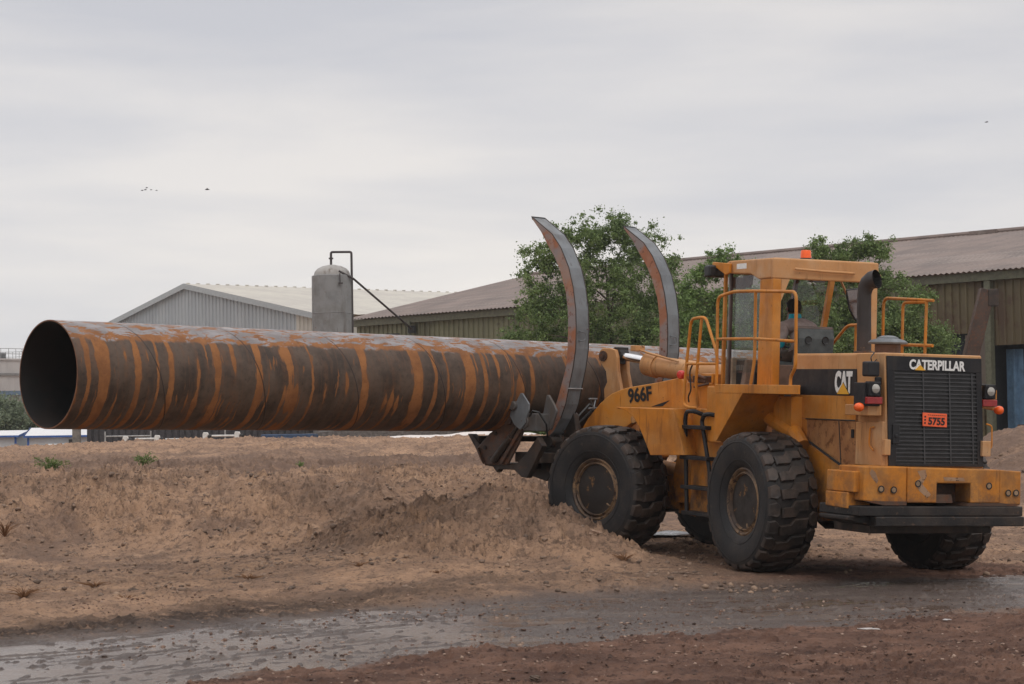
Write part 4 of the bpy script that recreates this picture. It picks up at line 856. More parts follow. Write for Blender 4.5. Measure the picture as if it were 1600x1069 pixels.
for r in (PR, PR - .016):
    for x in xs:
        for k in range(NS):
            a = 2 * math.pi * (k + .5) / NS; vs.append((x, r * math.cos(a), r * math.sin(a)))
L_ = len(xs) * NS
for i in range(len(xs) - 1):
    for k in range(NS):
        k2 = (k + 1) % NS; q = (i * NS + k, i * NS + k2, (i + 1) * NS + k2, (i + 1) * NS + k)
        fs.append(q); mi.append(0); fs.append(tuple(L_ + j for j in q[::-1])); mi.append(1)
for i in (0, len(xs) - 1):
    for k in range(NS):
        k2 = (k + 1) % NS; q = (i * NS + k, i * NS + k2, L_ + i * NS + k2, L_ + i * NS + k)
        fs.append(q if i else q[::-1]); mi.append(2)
me = bpy.data.meshes.new('steel_pipe'); me.from_pydata(vs, [], fs); me.polygons.foreach_set('material_index', mi)
for m_ in (PIPE, INNER, EDGEM): me.materials.append(m_)
bm = bmesh.new(); bm.from_mesh(me); bmesh.ops.recalc_face_normals(bm, faces=bm.faces); bm.to_mesh(me); bm.free()
me.polygons.foreach_set('use_smooth', [True] * len(me.polygons)); me.set_sharp_from_angle(angle=R(40))
po = bpy.data.objects.new('steel_pipe', me); COL.objects.link(po); po.matrix_world = PM
tag(po, 'long large spiral-welded steel pipe streaked with orange rust, carried by the loader', 'pipe')

# ------------------------------------------------------------------ driver
def person_driver():
    P = {}
    J = [('pelvis', (1.12, .06, 2.70), .15), ('waist', (1.13, .07, 2.82), .145), ('chest', (1.19, .08, 2.98), .165), ('upper', (1.24, .08, 3.10), .13), ('neck', (1.29, .085, 3.17), .062), ('neck2', (1.32, .09, 3.22), .060), ('head', (1.345, .095, 3.30), .095), ('crown', (1.335, .095, 3.36), .075),
         ('shL', (1.25, .27, 3.05), .10), ('elL', (1.21, .37, 2.84), .06), ('wrL', (1.44, .33, 2.775), .036), ('palmL', (1.50, .32, 2.775), .034),
         ('shR', (1.22, -.13, 3.05), .10), ('elR', (1.38, -.25, 2.86), .055), ('wrR', (1.56, -.12, 2.78), .036), ('palmR', (1.63, -.08, 2.785), .034),
         ('hipL', (1.18, .16, 2.68), .105), ('knL', (1.60, .22, 2.66), .075), ('anL', (1.66, .22, 2.34), .05), ('toeL', (1.80, .22, 2.30), .04),
         ('hipR', (1.18, -.05, 2.68), .105), ('knR', (1.60, -.08, 2.66), .075), ('anR', (1.66, -.08, 2.34), .05), ('toeR', (1.80, -.08, 2.30), .04)]
    idx = {n: i for i, (n, _, _) in enumerate(J)}
    E_ = [('pelvis', 'waist'), ('waist', 'chest'), ('chest', 'upper'), ('upper', 'neck'), ('neck', 'neck2'), ('neck2', 'head'), ('head', 'crown'), ('upper', 'shL'), ('shL', 'elL'), ('elL', 'wrL'), ('wrL', 'palmL'), ('upper', 'shR'), ('shR', 'elR'), ('elR', 'wrR'), ('wrR', 'palmR'), ('pelvis', 'hipL'), ('hipL', 'knL'), ('knL', 'anL'), ('anL', 'toeL'), ('pelvis', 'hipR'), ('hipR', 'knR'), ('knR', 'anR'), ('anR', 'toeR')]
    verts = [p for _, p, _ in J]; rad = [r for _, _, r in J]; edges = [(idx[a], idx[b]) for a, b in E_]
    for s, pl_ in (('L', 'palmL'), ('R', 'palmR')):
        p = Vector(J[idx[pl_]][1])
        for k in range(4):
            o = (k - 1.5) * .021
            a = p + Vector((.045, o, .005)); b_ = a + Vector((.035, 0, -.012 - .004 * k)); c_ = b_ + Vector((.004, 0, -.03))
            n0 = len(verts); verts += [tuple(a), tuple(b_), tuple(c_)]; rad += [.0095, .009, .0075]; edges += [(idx[pl_], n0), (n0, n0 + 1), (n0 + 1, n0 + 2)]
        o = -.035 if s == 'L' else .035
        a = p + Vector((.0, o, -.005)); b_ = a + Vector((.035, o * .3, -.015)); n0 = len(verts); verts += [tuple(a), tuple(b_)]; rad += [.011, .009]; edges += [(idx[pl_], n0), (n0, n0 + 1)]
    me = bpy.data.meshes.new('person'); me.from_pydata(verts, edges, [])
    o = bpy.data.objects.new('person', me); COL.objects.link(o)
    sk = o.modifiers.new('skin', 'SKIN'); sk.use_smooth_shade = True
    for i, v in enumerate(me.skin_vertices[0].data): v.radius = (rad[i], rad[i]); v.use_root = (i == 0)
    ss = o.modifiers.new('sub', 'SUBSURF'); ss.levels = 2; ss.render_levels = 2
    bpy.context.view_layer.update()
    m2 = bpy.data.meshes.new_from_object(o.evaluated_get(bpy.context.evaluated_depsgraph_get())); bpy.data.objects.remove(o)
    m2.materials.clear()
    SHIRT = plain('grey_brown_shirt', (.33, .27, .25), .9, bmp=.2); SKIN = plain('skin', (.10, .055, .035), .5); TROUS = plain('brown_trousers', (.10, .075, .06), .9)
    CYAN = plain('turquoise_cloth', (.012, .36, .48), .8)
    for mm in (SHIRT, SKIN, TROUS): m2.materials.append(mm)
    for f in m2.polygons:
        c = f.center
        if c.z > 3.205 or (c.x > 1.55 and c.z > 2.73 and c.y < .09) or (c.y > .265 and c.x > 1.42 and c.z > 2.735): f.material_index = 1
        elif c.z < 2.755 : f.material_index = 2
        else: f.material_index = 0
    o = bpy.data.objects.new('person', m2); COL.objects.link(o); o.matrix_world = LM
    tag(o, 'driver seated in the loader cab seen from behind, grey-brown shirt over turquoise collar', 'person')
    # hair cap, collar, cuffs, nose and ears
    m = MB(); n = 20; vs = []; fs = []
    c = Vector((1.332, .095, 3.318))
    for i in range(11):
        ph = math.pi * i / 10 * .72
        for k in range(n):
            a = 2 * math.pi * k / n; fx = math.cos(a)
            r_ = .112 * math.sin(ph) * (1 + .06 * random.random()); z = .112 * math.cos(ph) * (1.0)
            if fx > .3 and i > 5: r_ *= .8; z = max(z, .02)
            vs.append((c.x + r_ * fx * 1.05, c.y + r_ * math.sin(a) * .9, c.z + z))
    for i in range(10):
        for k in range(n): fs.append((i * n + k, i * n + (k + 1) % n, (i + 1) * n + (k + 1) % n, (i + 1) * n + k))
    m.add(vs, fs); h = m.build('hair', plain('black_hair', (.008, .007, .007), .8, bmp=.5), o, smooth=True)
    sol = h.modifiers.new('s', 'SOLIDIFY'); sol.thickness = .01
    m = MB(); m.lathe([(.095, 3.135), (.085, 3.175), (.078, 3.225), (.070, 3.225), (.072, 3.16)], c=(1.30, .088, 0), n=20, close=True); m.build('collar', CYAN, o, smooth=True)
    m = MB(); m.tube([(1.19, .37, 2.90), (1.20, .375, 2.84), (1.30, .355, 2.81), (1.42, .335, 2.78)], .055, 12, rs=[.078, .078, .062, .048]); m.build('left_sleeve_end', CYAN, o, smooth=True)
    m = MB(); m.tube([(1.40, -.24, 2.865), (1.49, -.19, 2.815), (1.55, -.13, 2.785)], .055, 12, rs=[.068, .06, .046]); m.build('right_sleeve_end', CYAN, o, smooth=True)
    m = MB(); m.tube([(1.435, .095, 3.305), (1.462, .095, 3.285), (1.44, .095, 3.275)], .014, 8)
    for s in (1, -1): m.lathe([(.006, -.01), (.028, -.004), (.030, .004), (.01, .012)], c=(1.33, .095 + s * .097, 3.295), ax='y', n=12)
    m.build('nose_and_ears', SKIN, o, smooth=True)
    m = MB()
    for s in (1, -1): m.lathe([(0, 1.435), (.012, 1.432), (.012, 1.42)], c=(0, .095 + s * .034, 3.322), ax='x', n=10)
    m.tube([(1.437, .07, 3.25), (1.442, .095, 3.248), (1.437, .12, 3.25)], .006, 6); m.build('eyes_and_mouth', INK, o)
person_driver()

# ------------------------------------------------------------------ background buildings
def ribbed(name, A, d, L, z0, ztop, pitch, depth, mat, parent, groove=.35, off=0., s0=0.):
    """vertical-ribbed cladding from A along unit d; ztop(s) gives the top"""
    nrm = Vector((-d[1], d[0], 0)); m = MB(); s = s0; prof = []
    while s < s0 + L:
        for f, o in ((0, 0), (1 - groove, 0), (1 - groove * .75, 1), (1 - groove * .25, 1)):
            if s + f * pitch <= s0 + L: prof.append((s + f * pitch, o * depth))
        s += pitch
    prof.append((s0 + L, 0)); vs = []
    for s_, o in prof:
        x = A[0] + d[0] * s_ + nrm.x * (o + off); y = A[1] + d[1] * s_ + nrm.y * (o + off)
        vs += [(x, y, z0), (x, y, ztop(s_))]
    fs = [(2 * i, 2 * i + 2, 2 * i + 3, 2 * i + 1) for i in range(len(prof) - 1)]
    m.add(vs, fs); return m.build(name, mat, parent)
def roof_sheet(name, P0, P1, Q1, Q0, n, amp, mat, parent, rowsn=6, thick=.06):
    """corrugated slope: eave P0-P1, ridge Q0-Q1"""
    P0, P1, Q0, Q1 = map(Vector, (P0, P1, Q0, Q1)); nr = (P1 - P0).cross(Q0 - P0).normalized()
    if nr.z < 0: nr = -nr
    vs = []; fs = []
    for j in range(2):
        for i in range(n * 4 + 1):
            u = i / (n * 4); a = P0.lerp(P1, u) if j == 0 else Q0.lerp(Q1, u)
            vs.append(tuple(a + nr * amp * math.sin(i * math.pi / 2)))
    k = n * 4 + 1; fs = [(i, i + 1, k + i + 1, k + i) for i in range(n * 4)]
    m = MB(); m.add(vs, fs); o = m.build(name, mat, parent, smooth='all')
    return o
def clad(name, c1, c2, rust, amt=(.62, .72), low=.5, rough=.6):
    m, t, b = mat_new(name)
    c = mixc(t, ramp(t, noise(t, .5, 5, .6, sc=(1, 1, .5)), .35, .65), c1, c2)
    c = mixc(t, ramp(t, noise(t, 1.2, 5, .65, sc=(1, 1, .12)), .45, .8, 0, low), c, rust)
    c = mixc(t, ramp(t, noise(t, .9, 6, .7), *amt, 0, .7), c, rust)
    t.links.new(c, b.inputs['Base Color']); b.inputs['Roughness'].default_value = rough; return m
GREEN = clad('olive_cladding', (.20, .195, .115), (.16, .155, .088), (.075, .06, .04))
OLIVEBR = clad('olive_cladding_rusting', (.175, .145, .068), (.120, .092, .048), (.085, .044, .028), (.5, .62), .75)
ROOFB = clad('brown_grey_roof', (.215, .160, .135), (.155, .118, .102), (.11, .085, .075), (.55, .7), .4)
_t = ROOFB.node_tree; _b = _t.nodes['Principled BSDF']; _src = _b.inputs['Base Color'].links[0].from_socket
_mp = N(_t, 'ShaderNodeMapping', vector_type='TEXTURE'); _mp.inputs['Rotation'].default_value = (0, 0, math.atan2(-.717, .697)); _t.links.new(N(_t, 'ShaderNodeTexCoord').outputs['Object'], _mp.inputs[0])
_c = mixc(_t, ramp(_t, noise(_t, 1.0, 5, .65, _mp.outputs[0], sc=(.05, 1.6, 1)), .52, .64, 0, .55), _src, (.28, .235, .205))
_c = mixc(_t, ramp(_t, noise(_t, 1.0, 4, .6, _mp.outputs[0], sc=(.9, .05, 1)), .50, .66, 0, .5), _c, (.11, .085, .075))
_t.links.new(_c, _b.inputs['Base Color'])
SHEDW = clad('pale_grey_cladding', (.39, .415, .425), (.35, .375, .39), (.24, .25, .25), (.7, .8), .3)
SHEDR = clad('cream_roof', (.52, .49, .42), (.45, .42, .37), (.36, .34, .30), (.7, .8), .3)
TRIM = plain('green_grey_trim', (.13, .13, .085), .6, var=.2)
DARKIN = plain('painted_gloom', (.012, .014, .018), .8)  # near-black colour supplies the gloom inside the openings
BLUEW = plain('blue_sheeting', (.09, .17, .27), .6, var=.3, scale=2)
BEIGE = clad('beige_wall', (.19, .155, .12), (.15, .12, .095), (.08, .05, .04))
# long olive warehouse
wa = Vector((-7.7, 109.5, 0)); wd = Vector((.697, -.717, 0)).normalized(); wnm = Vector((.717, .697, 0)).normalized()
wh = thing('warehouse', 'long olive-green corrugated warehouse with brown-grey roof behind the trees and loader', 'warehouse', tuple(wa))
def WP(s, n=0, z=0):
    return Vector((wd.x * s + wnm.x * n, wd.y * s + wnm.y * n, z))
EZ = 7.55; LEN = 74
ribbed('wall', (0, 0), wd, 33.9, 0, lambda s: EZ, .34, -.07, GREEN, wh)
ribbed('rusting_wall', (0, 0), wd, 3.05, 5.55, lambda s: EZ, .34, -.07, OLIVEBR, wh, s0=33.9)
ribbed('rusting_wall', (0, 0), wd, LEN - 36.95, 5.05, lambda s: EZ, .34, -.07, OLIVEBR, wh, s0=36.95)
ribbed('rusting_wall', (0, 0), wd, 1.1, 0, lambda s: 5.55, .34, -.07, OLIVEBR, wh, s0=33.9) if False else None
m = MB(); a = [WP(33.8, .25, 0), WP(36.9, .25, 0), WP(36.9, .25, 5.7), WP(33.8, .25, 5.7)]; m.add(a, [(0, 1, 2, 3)]); m.build('opening_dark_sheet', DARKIN, wh)  # dark sheet added close behind the opening for its unlit depth
m = MB(); m.add([WP(35.7, .1, 0), WP(36.95, .1, 0), WP(36.95, .1, 5.5), WP(35.7, .1, 5.5)], [(0, 1, 2, 3)]); m.build('beige_panel', BEIGE, wh)
ribbed('low_wall', (0, 0), wd, 3.0, 0, lambda s: 3.6, .34, -.07, OLIVEBR, wh, s0=33.9)
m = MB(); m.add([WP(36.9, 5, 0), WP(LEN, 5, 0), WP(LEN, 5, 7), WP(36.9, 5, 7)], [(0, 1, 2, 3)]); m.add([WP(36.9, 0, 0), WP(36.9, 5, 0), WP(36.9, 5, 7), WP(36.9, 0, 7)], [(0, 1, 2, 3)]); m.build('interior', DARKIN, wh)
for k, (s0, s1, n_) in enumerate(((37.25, 38.0, .5), (38.05, 38.6, .8), (39.6, 40.6, .6), (41.5, 42.2, .7))):
    ribbed('blue_sheet', (wnm.x * n_, wnm.y * n_), wd, s1 - s0, .3, lambda s: 4.9, .5, -.12, BLUEW, wh, s0=s0)
m = MB(); 
for s in (36.92, 48.5, 60):
    vs = [WP(s - .1, -.25, 0), WP(s + .16, -.25, 0), WP(s + .16, 0, 0), WP(s - .1, 0, 0)]; m.add([tuple(v) for v in vs] + [(v.x, v.y, EZ) for v in vs], [(0, 1, 5, 4), (1, 2, 6, 5), (3, 0, 4, 7), (4, 5, 6, 7)])
m.build('pilaster', TRIM, wh)
m = MB(); vs = [WP(-.1, -.30, EZ - .05), WP(LEN, -.30, EZ - .05), WP(LEN, .1, EZ - .05), WP(-.1, .1, EZ - .05)]; m.add([tuple(v) for v in vs] + [(v.x, v.y, v.z + .32) for v in vs], [(0, 1, 5, 4), (4, 5, 6, 7), (0, 3, 2, 1), (0, 4, 7, 3), (1, 2, 6, 5)]); m.build('eave_gutter', TRIM, wh)
RZ = 10.62; RN = 12.3
roof_sheet('roof', WP(-.3, -.55, EZ + .30), WP(LEN, -.55, EZ + .30), WP(LEN, RN, RZ), WP(-.3, RN, RZ), 290, .030, ROOFB, wh)
roof_sheet('roof', WP(-.3, 2 * RN + .5, EZ + .30), WP(LEN, 2 * RN + .5, EZ + .30), WP(LEN, RN, RZ), WP(-.3, RN, RZ), 100, .045, ROOFB, wh)
m = MB(); m.add([WP(0, 0, 0), WP(0, 2 * RN, 0), WP(0, 2 * RN, EZ + .25), WP(0, RN, RZ - .08), WP(0, 0, EZ + .25)], [(0, 1, 2, 3, 4)]); m.build('gable_wall', GREEN, wh)
m = MB(); 
for s in np.arange(1, LEN, 5.5): 
    m.add([WP(s, 1.0, EZ + .72), WP(s + .9, 1.0, EZ + .72), WP(s + .9, 9.0, 9.92), WP(s, 9.0, 9.92)], [(0, 1, 2, 3)])
m.build('roof_light_strip', clad('pale_roof_sheet', (.27, .25, .24), (.22, .20, .19), (.15, .13, .12)), wh) if False else None
m = MB(); m.tube([WP(-.3, RN, RZ + .04), WP(LEN, RN, RZ + .04)], .13, 8); m.build('ridge_cap', ROOFB, wh)
m = MB(); m.box(-.7, .7, -.25, .25, 0, .16); rv = m.build('ridge_vent', ROOFB, wh, M=Matrix.Translation(WP(28.6, RN, RZ - .02)) @ Matrix.Rotation(math.atan2(wd.y, wd.x), 4, 'Z'))
# pole with lamp arm on the warehouse wall
up_ = thing('conduit_pole', 'thin olive pole standing against the green warehouse wall under the sloping pipe', 'pole', (-4.95, 106.2, 0))
MB().tube([(0, 0, 0), (0, 0, 7.55)], .085, 8).build('pole', TRIM, up_)
MB().box(-.05, .32, -.12, .1, 7.0, 7.35).build('junction_box', INK, up_)
fl = thing('floodlight', 'black floodlight on a bracket against the green wall, just above the pipe', 'floodlight', (-5.5, 106.0, 0))
MB().tube([(.33, 0, 5.2), (.33, 0, 6.6), (.0, 0, 6.75)], .05, 6).build('bracket', INK, fl)
MB().box(-.2, .35, -.1, .12, 6.35, 6.85, Matrix.Rotation(.0, 4, 'Y')).build('lamp_head', INK, fl, bevel=.05)
MB().tube([(-.3, 0, 6.4), (-.55, 0, 6.95), (.1, 0, 6.95)], .04, 6).build('lamp_yoke', INK, fl)
# grey gabled shed
gA = Vector((-19, 129.5, 0)); gd = Vector((.59, -.807, 0)).normalized(); gr = Vector((.82, .572, 0)).normalized()
sh = thing('gabled_shed', 'pale grey ribbed metal shed with low gable and cream roof, left of the tank', 'shed', tuple(gA))
HWd = 14.6; AP = 11.15; EV = 8.62
def gp(tt, z, r=0): return Vector((gd.x * tt + gr.x * r, gd.y * tt + gr.y * r, z))
ribbed('gable_cladding', tuple(gp(-HWd, 0))[:2], gd, HWd * 2 - 2.2, 0, lambda s: AP - (AP - EV) * abs(s - HWd) / HWd, .42, -.06, SHEDW, sh)
ribbed('cream_cladding', tuple(gp(-HWd, 0))[:2], gd, 2.2, 0, lambda s: AP - (AP - EV) * abs(s - HWd) / HWd, .42, -.06, SHEDR, sh, s0=HWd * 2 - 2.2)
for s in (1, -1): roof_sheet('roof', gp(s * (HWd + .3), EV + .06, -.25), gp(s * (HWd + .3), EV + .06, 42), gp(0, AP + .1, 42), gp(0, AP + .1, -.25), 60, .014, SHEDR, sh)
m = MB(); m.add([gp(HWd, 0), gp(HWd, 0, 42), gp(HWd, EV, 42), gp(HWd, EV)], [(0, 1, 2, 3)]); m.build('side_wall', SHEDR, sh)
m = MB()
for s in (1, -1):
    a, c_ = gp(0, AP + .12, -.3), gp(s * (HWd + .35), EV + .06, -.3)
    m.add([a, c_, c_ - Vector((0, 0, .32)), a - Vector((0, 0, .32))], [(0, 1, 2, 3)])
m.build('barge_board', plain('pale_trim', (.36, .385, .39), .5, var=.1), sh)
m = MB(); q0 = gp(0, AP + .12, 0)
for k in range(64):
    c_ = gp(0, AP + .13, k * .65); m.box(c_.x - .10, c_.x + .10, c_.y - .10, c_.y + .10, c_.z - .04, c_.z + .02)
m.build('ridge_studs', SHEDR, sh)

# storage tank
TX, TY = -8.13, 100
tk = thing('storage_tank', 'upright grey steel storage tank with domed top and rust stains, left of the warehouse', 'tank', (TX, TY, 0))
TANKM = worn('stained_grey_tank', (.235, .235, .232), (.185, .185, .184), dirt=(.13, .115, .10), dirt_amt=.7, rust=(.14, .07, .045), rust_amt=(.62, .70), scale=.7)
TR = .925; ZT = 9.32
MB().lathe([(TR, 0), (TR, ZT), (TR - .03, ZT + .02)], n=48).build('tank_shell', TANKM, tk, smooth=True)
MB().lathe([(TR - .10, ZT), (TR - .11, ZT + .10), (TR - .14, ZT + .20), (TR - .26, ZT + .34), (TR - .48, ZT + .45), (.12, ZT + .52), (0, ZT + .53)], n=40).build('dome', worn('pale_dome', (.36, .345, .325), (.30, .29, .275), rust_amt=(.74, .8)), tk, smooth=True)
m = MB(); 
for z in (5.9, 7.6): m.lathe([(TR + .0, z), (TR + .018, z + .02), (TR, z + .04)], n=48)
m.build('weld_ring', TANKM, tk, smooth=True)
PIPEM = plain('dark_pipework', (.045, .035, .033), .6, var=.3)
m = MB(); m.tube(rpath([(-.04, 0, ZT + .5), (-.04, 0, ZT + 1.10), (.90, -.15, ZT + 1.08), (.96, -.3, 0)], .09), .055, 10); m.lathe([(.10, ZT + .78), (.10, ZT + .84)], c=(-.04, 0, 0), n=12); m.tube([(-.14, 0, ZT + .81), (.06, 0, ZT + .81)], .04, 6)
m.build('riser_pipe', PIPEM, tk, smooth=True)
m = MB(); m.tube([(.42, -.85, ZT + .05), (.44, -1.0, ZT - .35)], .03, 6); m.box(.36, .56, -1.0, -.85, ZT - .42, ZT - .36); m.build('tank_bracket', PIPEM, tk)
m = MB(); m.tube([(.36, -.7, ZT + .18), (1.0, -.4, ZT - .16), (3.35, 5.6, 7.15)], .05, 8); m.build('sloping_pipe', PIPEM, tk, smooth=True)

# leaning box column by the warehouse
lc = thing('leaning_steel_chute', 'dark brown square steel chute leaning against the rusty warehouse wall', 'chute', (17.4, 83.5, 0))
def wpt(u, v, Y):
    f = 3448.5; a, b_ = u - 800, v - 534.5; Rr = .014; a, b_ = a * math.cos(Rr) - b_ * math.sin(Rr), a * math.sin(Rr) + b_ * math.cos(Rr); pi_ = .0456
    dx, dy, dz = a / f, math.cos(pi_) + b_ / f * math.sin(pi_), math.sin(pi_) - b_ / f * math.cos(pi_); return Vector((dx / dy * Y, Y, 1.651 + dz / dy * Y))
p0, p1 = Vector((15.38, 80, .0)), Vector((17.28, 80, 6.95))
d_ = (p1 - p0).normalized(); s_ = Vector((1, 0, 0)); s_ = (s_ - d_ * s_.dot(d_)).normalized(); t_ = d_.cross(s_)
m = MB(); vs = [p + s_ * a * .26 + t_ * b_ * .26 for p in (p0, p1) for a, b_ in ((-1, -1), (1, -1), (1, 1), (-1, 1))]
m.add([v - Vector((17.4, 83.5, 0)) for v in vs], [(0, 1, 2, 3), (4, 5, 6, 7), (0, 1, 5, 4), (1, 2, 6, 5), (2, 3, 7, 6), (3, 0, 4, 7)])
m.build('chute_body', BROWNST, lc, bevel=.02)
m = MB(); q = p1 - Vector((17.4, 83.5, 0)); m.box(q.x - .02, q.x + .36, q.y - .3, q.y + .25, q.z - .6, q.z + .02); m.build('chute_head', DARKST, lc, bevel=.02)
# low rail in front of the opening
rl = thing('steel_rail', 'dark horizontal rail across the blue-sheeted warehouse opening behind the sand heap', 'rail', (20, 70, 0))
MB().box(-4, 14, -.1, .1, 1.75, 2.0).build('rail_beam', BROWNST, rl); MB().box(-1.3, -1.0, -.1, .1, 0, 1.75).build('rail_post', BROWNST, rl); MB().box(6, 6.3, -.1, .1, 0, 1.75).build('rail_post', BROWNST, rl)

# concrete silo far left
si = thing('concrete_silo', 'hazy grey concrete silo with ringed walls and rooftop railing at the far left', 'silo', (-81, 340, 0))
SILO = clad('haze_paled_concrete', (.40, .385, .37), (.34, .325, .315), (.27, .255, .25), (.6, .72), .6)  # concrete tones lightened to carry distance haze in the colour
MB().lathe([(7.1, 0), (7.1, 15.2), (7.3, 15.2), (7.3, 15.5), (0, 15.5)], n=48).build('silo_wall', SILO, si, smooth=True)
m = MB()
for z in (9.5, 12.9): m.lathe([(7.1, z), (7.4, z), (7.4, z + .35), (7.1, z + .35)], n=48, close=True)
m.build('ring_band', plain('dark_band', (.16, .155, .15), .8), si)
m = MB()
for k in range(36):
    a = k * math.pi / 18; m.tube([(7.2 * math.cos(a), 7.2 * math.sin(a), 15.4), (7.2 * math.cos(a), 7.2 * math.sin(a), 17.0)], .05, 4)
for z in (16.2, 17.0): m.tube([(7.2 * math.cos(a), 7.2 * math.sin(a), z) for a in np.linspace(0, 2 * math.pi, 49)], .05, 4, caps=False)
m.build('railing', plain('grey_rail', (.22, .22, .22), .6), si)
m = MB()
for k in range(14): a = rng.uniform(0, 6.28); r_ = rng.uniform(0, 5.5); x, y = r_ * math.cos(a), r_ * math.sin(a); m.box(x - .5, x + .5, y - .5, y + .5, 15.5, 15.5 + rng.uniform(.5, 1.6))
m.build('roof_equipment', plain('dark_equipment', (.09, .09, .09), .8), si)
# blue-grey building beyond the left trees
bb = thing('small_blue_building', 'small dull blue building half hidden among the far left trees', 'building', (-57.5, 260, 0))
MB().box(-2.1, 4, -3, 3, 0, 8.0).build('wall', plain('brown_grey_wall', (.20, .17, .15), .8), bb)
MB().box(-2.5, 4.4, -3.3, 3.3, 8.0, 8.5).build('roof', plain('blue_grey', (.09, .14, .20), .7), bb)
MB().box(-2.4, -1.2, -3.2, -3.0, 0, 8.0).build('blue_pillar', plain('blue_grey2', (.11, .16, .21), .7), bb)
# white cabins
CABW = plain('white_cabin_wall', (.46, .47, .48), .6, var=.06); CABR = plain('white_cabin_roof', (.72, .72, .72), .5, var=.05); CABB = plain('blue_trim', (.03, .10, .33), .5)
def cabin(name, x, y, L, Wd, ang, lab, h=2.45, rise=.35):
    c = thing(name, lab, 'cabin', group='white site cabins with blue trim', M=Matrix.Translation((x, y, 0)) @ Matrix.Rotation(ang, 4, 'Z'))
    MB().box(0, L, 0, Wd, 0, h).build('wall', CABW, c)
    m = MB(); m.add([(-.15, -.2, h), (L + .15, -.2, h), (L + .15, Wd / 2, h + rise), (-.15, Wd / 2, h + rise), (-.15, Wd + .2, h), (L + .15, Wd + .2, h), (-.15, -.2, h - .03), (L + .15, -.2, h - .03)], [(0, 1, 2, 3), (3, 2, 5, 4), (6, 7, 1, 0), (0, 3, 4)]); m.build('roof', CABR, c)
    m = MB(); m.box(-.2, L + .2, -.26, -.2, h - .08, h + .03)
    m.add([(-.2, -.25, h - .1), (-.2, Wd / 2, h + rise - .08), (-.2, Wd / 2, h + rise + .05), (-.2, -.25, h + .05)], [(0, 1, 2, 3)]); m.add([(L + .2, -.25, h - .1), (L + .2, Wd / 2, h + rise - .08), (L + .2, Wd / 2, h + rise + .05), (L + .2, -.25, h + .05)], [(0, 1, 2, 3)])
    for xx in (-.02, L - .1): m.box(xx, xx + .12, -.04, -.0, 0, h)
    m.build('blue_trim', CABB, c); return c
c1 = cabin('site_cabin', -38.3, 128, 9.5, 6, R(0), 'white site cabin with blue trim at the far left edge')
c2 = cabin('site_cabin', -27.6, 125.5, 6, 5.0, R(4), 'white site cabin with blue trim and air conditioner, next to the concrete post', 2.40, .5)
MB().box(1.2, 2.2, -.55, -.25, 1.4, 1.95).build('air_conditioner', CABR, c2, bevel=.05)
MB().box(2.35, 2.6, -.3, -.25, 1.5, 2.2).build('meter_box', INK, c2)
# dark fence behind the berm
fe = thing('dark_fence', 'long dark corrugated fence beneath the carried pipe', 'fence', (-19.3, 100, 0))
ribbed('fence_sheet', (0, 0), Vector((1, 0, 0)), 10.3, 0, lambda s: 3.0 - s * .01, .30, .06, plain('dark_fence_sheet', (.045, .042, .045), .8, var=.3), fe)
cp = tag(MB().box(-.17, .17, -.17, .17, 0, 3.1).build('concrete_post', plain('grey_concrete', (.17, .155, .135), .9, bmp=.4), None, bevel=.02), 'square grey concrete post at the left end of the dark fence', 'post'); cp.location = (-19.65, 99.4, 0)
lf = thing('low_fence_rail', 'low grey fence rail in front of the dark fence, nearest the concrete post', 'fence', (-17.0, 92, 0))
m = MB(); 
for x in (0, 1.9, 5): m.tube([(x, 0, 0), (x, 0, 2.35)], .035, 6)
m.tube([(0, 0, 1.85), (5, 0, 1.85)], .03, 6); m.tube([(0, 0, 2.15), (1.9, 0, 2.15)], .03, 6); m.build('rails', plain('galvanised', (.32, .32, .31), .5), lf)
WHB = plain('white_block', (.62, .61, .58), .6, var=.1)
def standp(x, y, z, lab, s=1.):
    o = thing('pipe_stand', lab, 'pipe stand', (x, y, 0), 'white pipe stands along the dark fence')
    MB().prism([(-.05, 0), (.05, 0), (.07, z - .12), (.12, z - .06), (.09, z + .02), (-.07, z + .03), (-.10, z - .05)], -.06, .06).build('stand_body', WHB, o, bevel=.02)
    MB().lathe([(.06, 0), (.06, .10), (0, .12)], c=(.12, 0, z - .12), ax='x', n=12).build('dark_valve', INK, o)
    return o
for x, z, lab in ((-14.05, 2.06, 'white pipe stand with dark valve, leftmost below the carried pipe'), (-12.9, 2.08, 'white pipe stand with dark valve, second from the left below the carried pipe'), (-11.15, 2.16, 'white pipe stand with dark valve, third from the left, joined to a rail'), (-10.0, 2.17, 'white pipe stand with dark valve, rightmost beside the bluish stack')):
    standp(x, 80, z, lab)
for x0, x1, z, lab in ((-13.7, -12.95, 1.98, 'short white rail between the first and second pipe stands'), (-10.95, -10.05, 2.05, 'white rail between the third and rightmost pipe stands'), (-12.6, -12.1, 1.95, 'short white rail stub right of the second pipe stand')):
    o = tag(MB().tube([(x0, 80, z), (x1, 80, z)], .035, 8).build('white_rail', WHB, None), lab, 'rail'); 
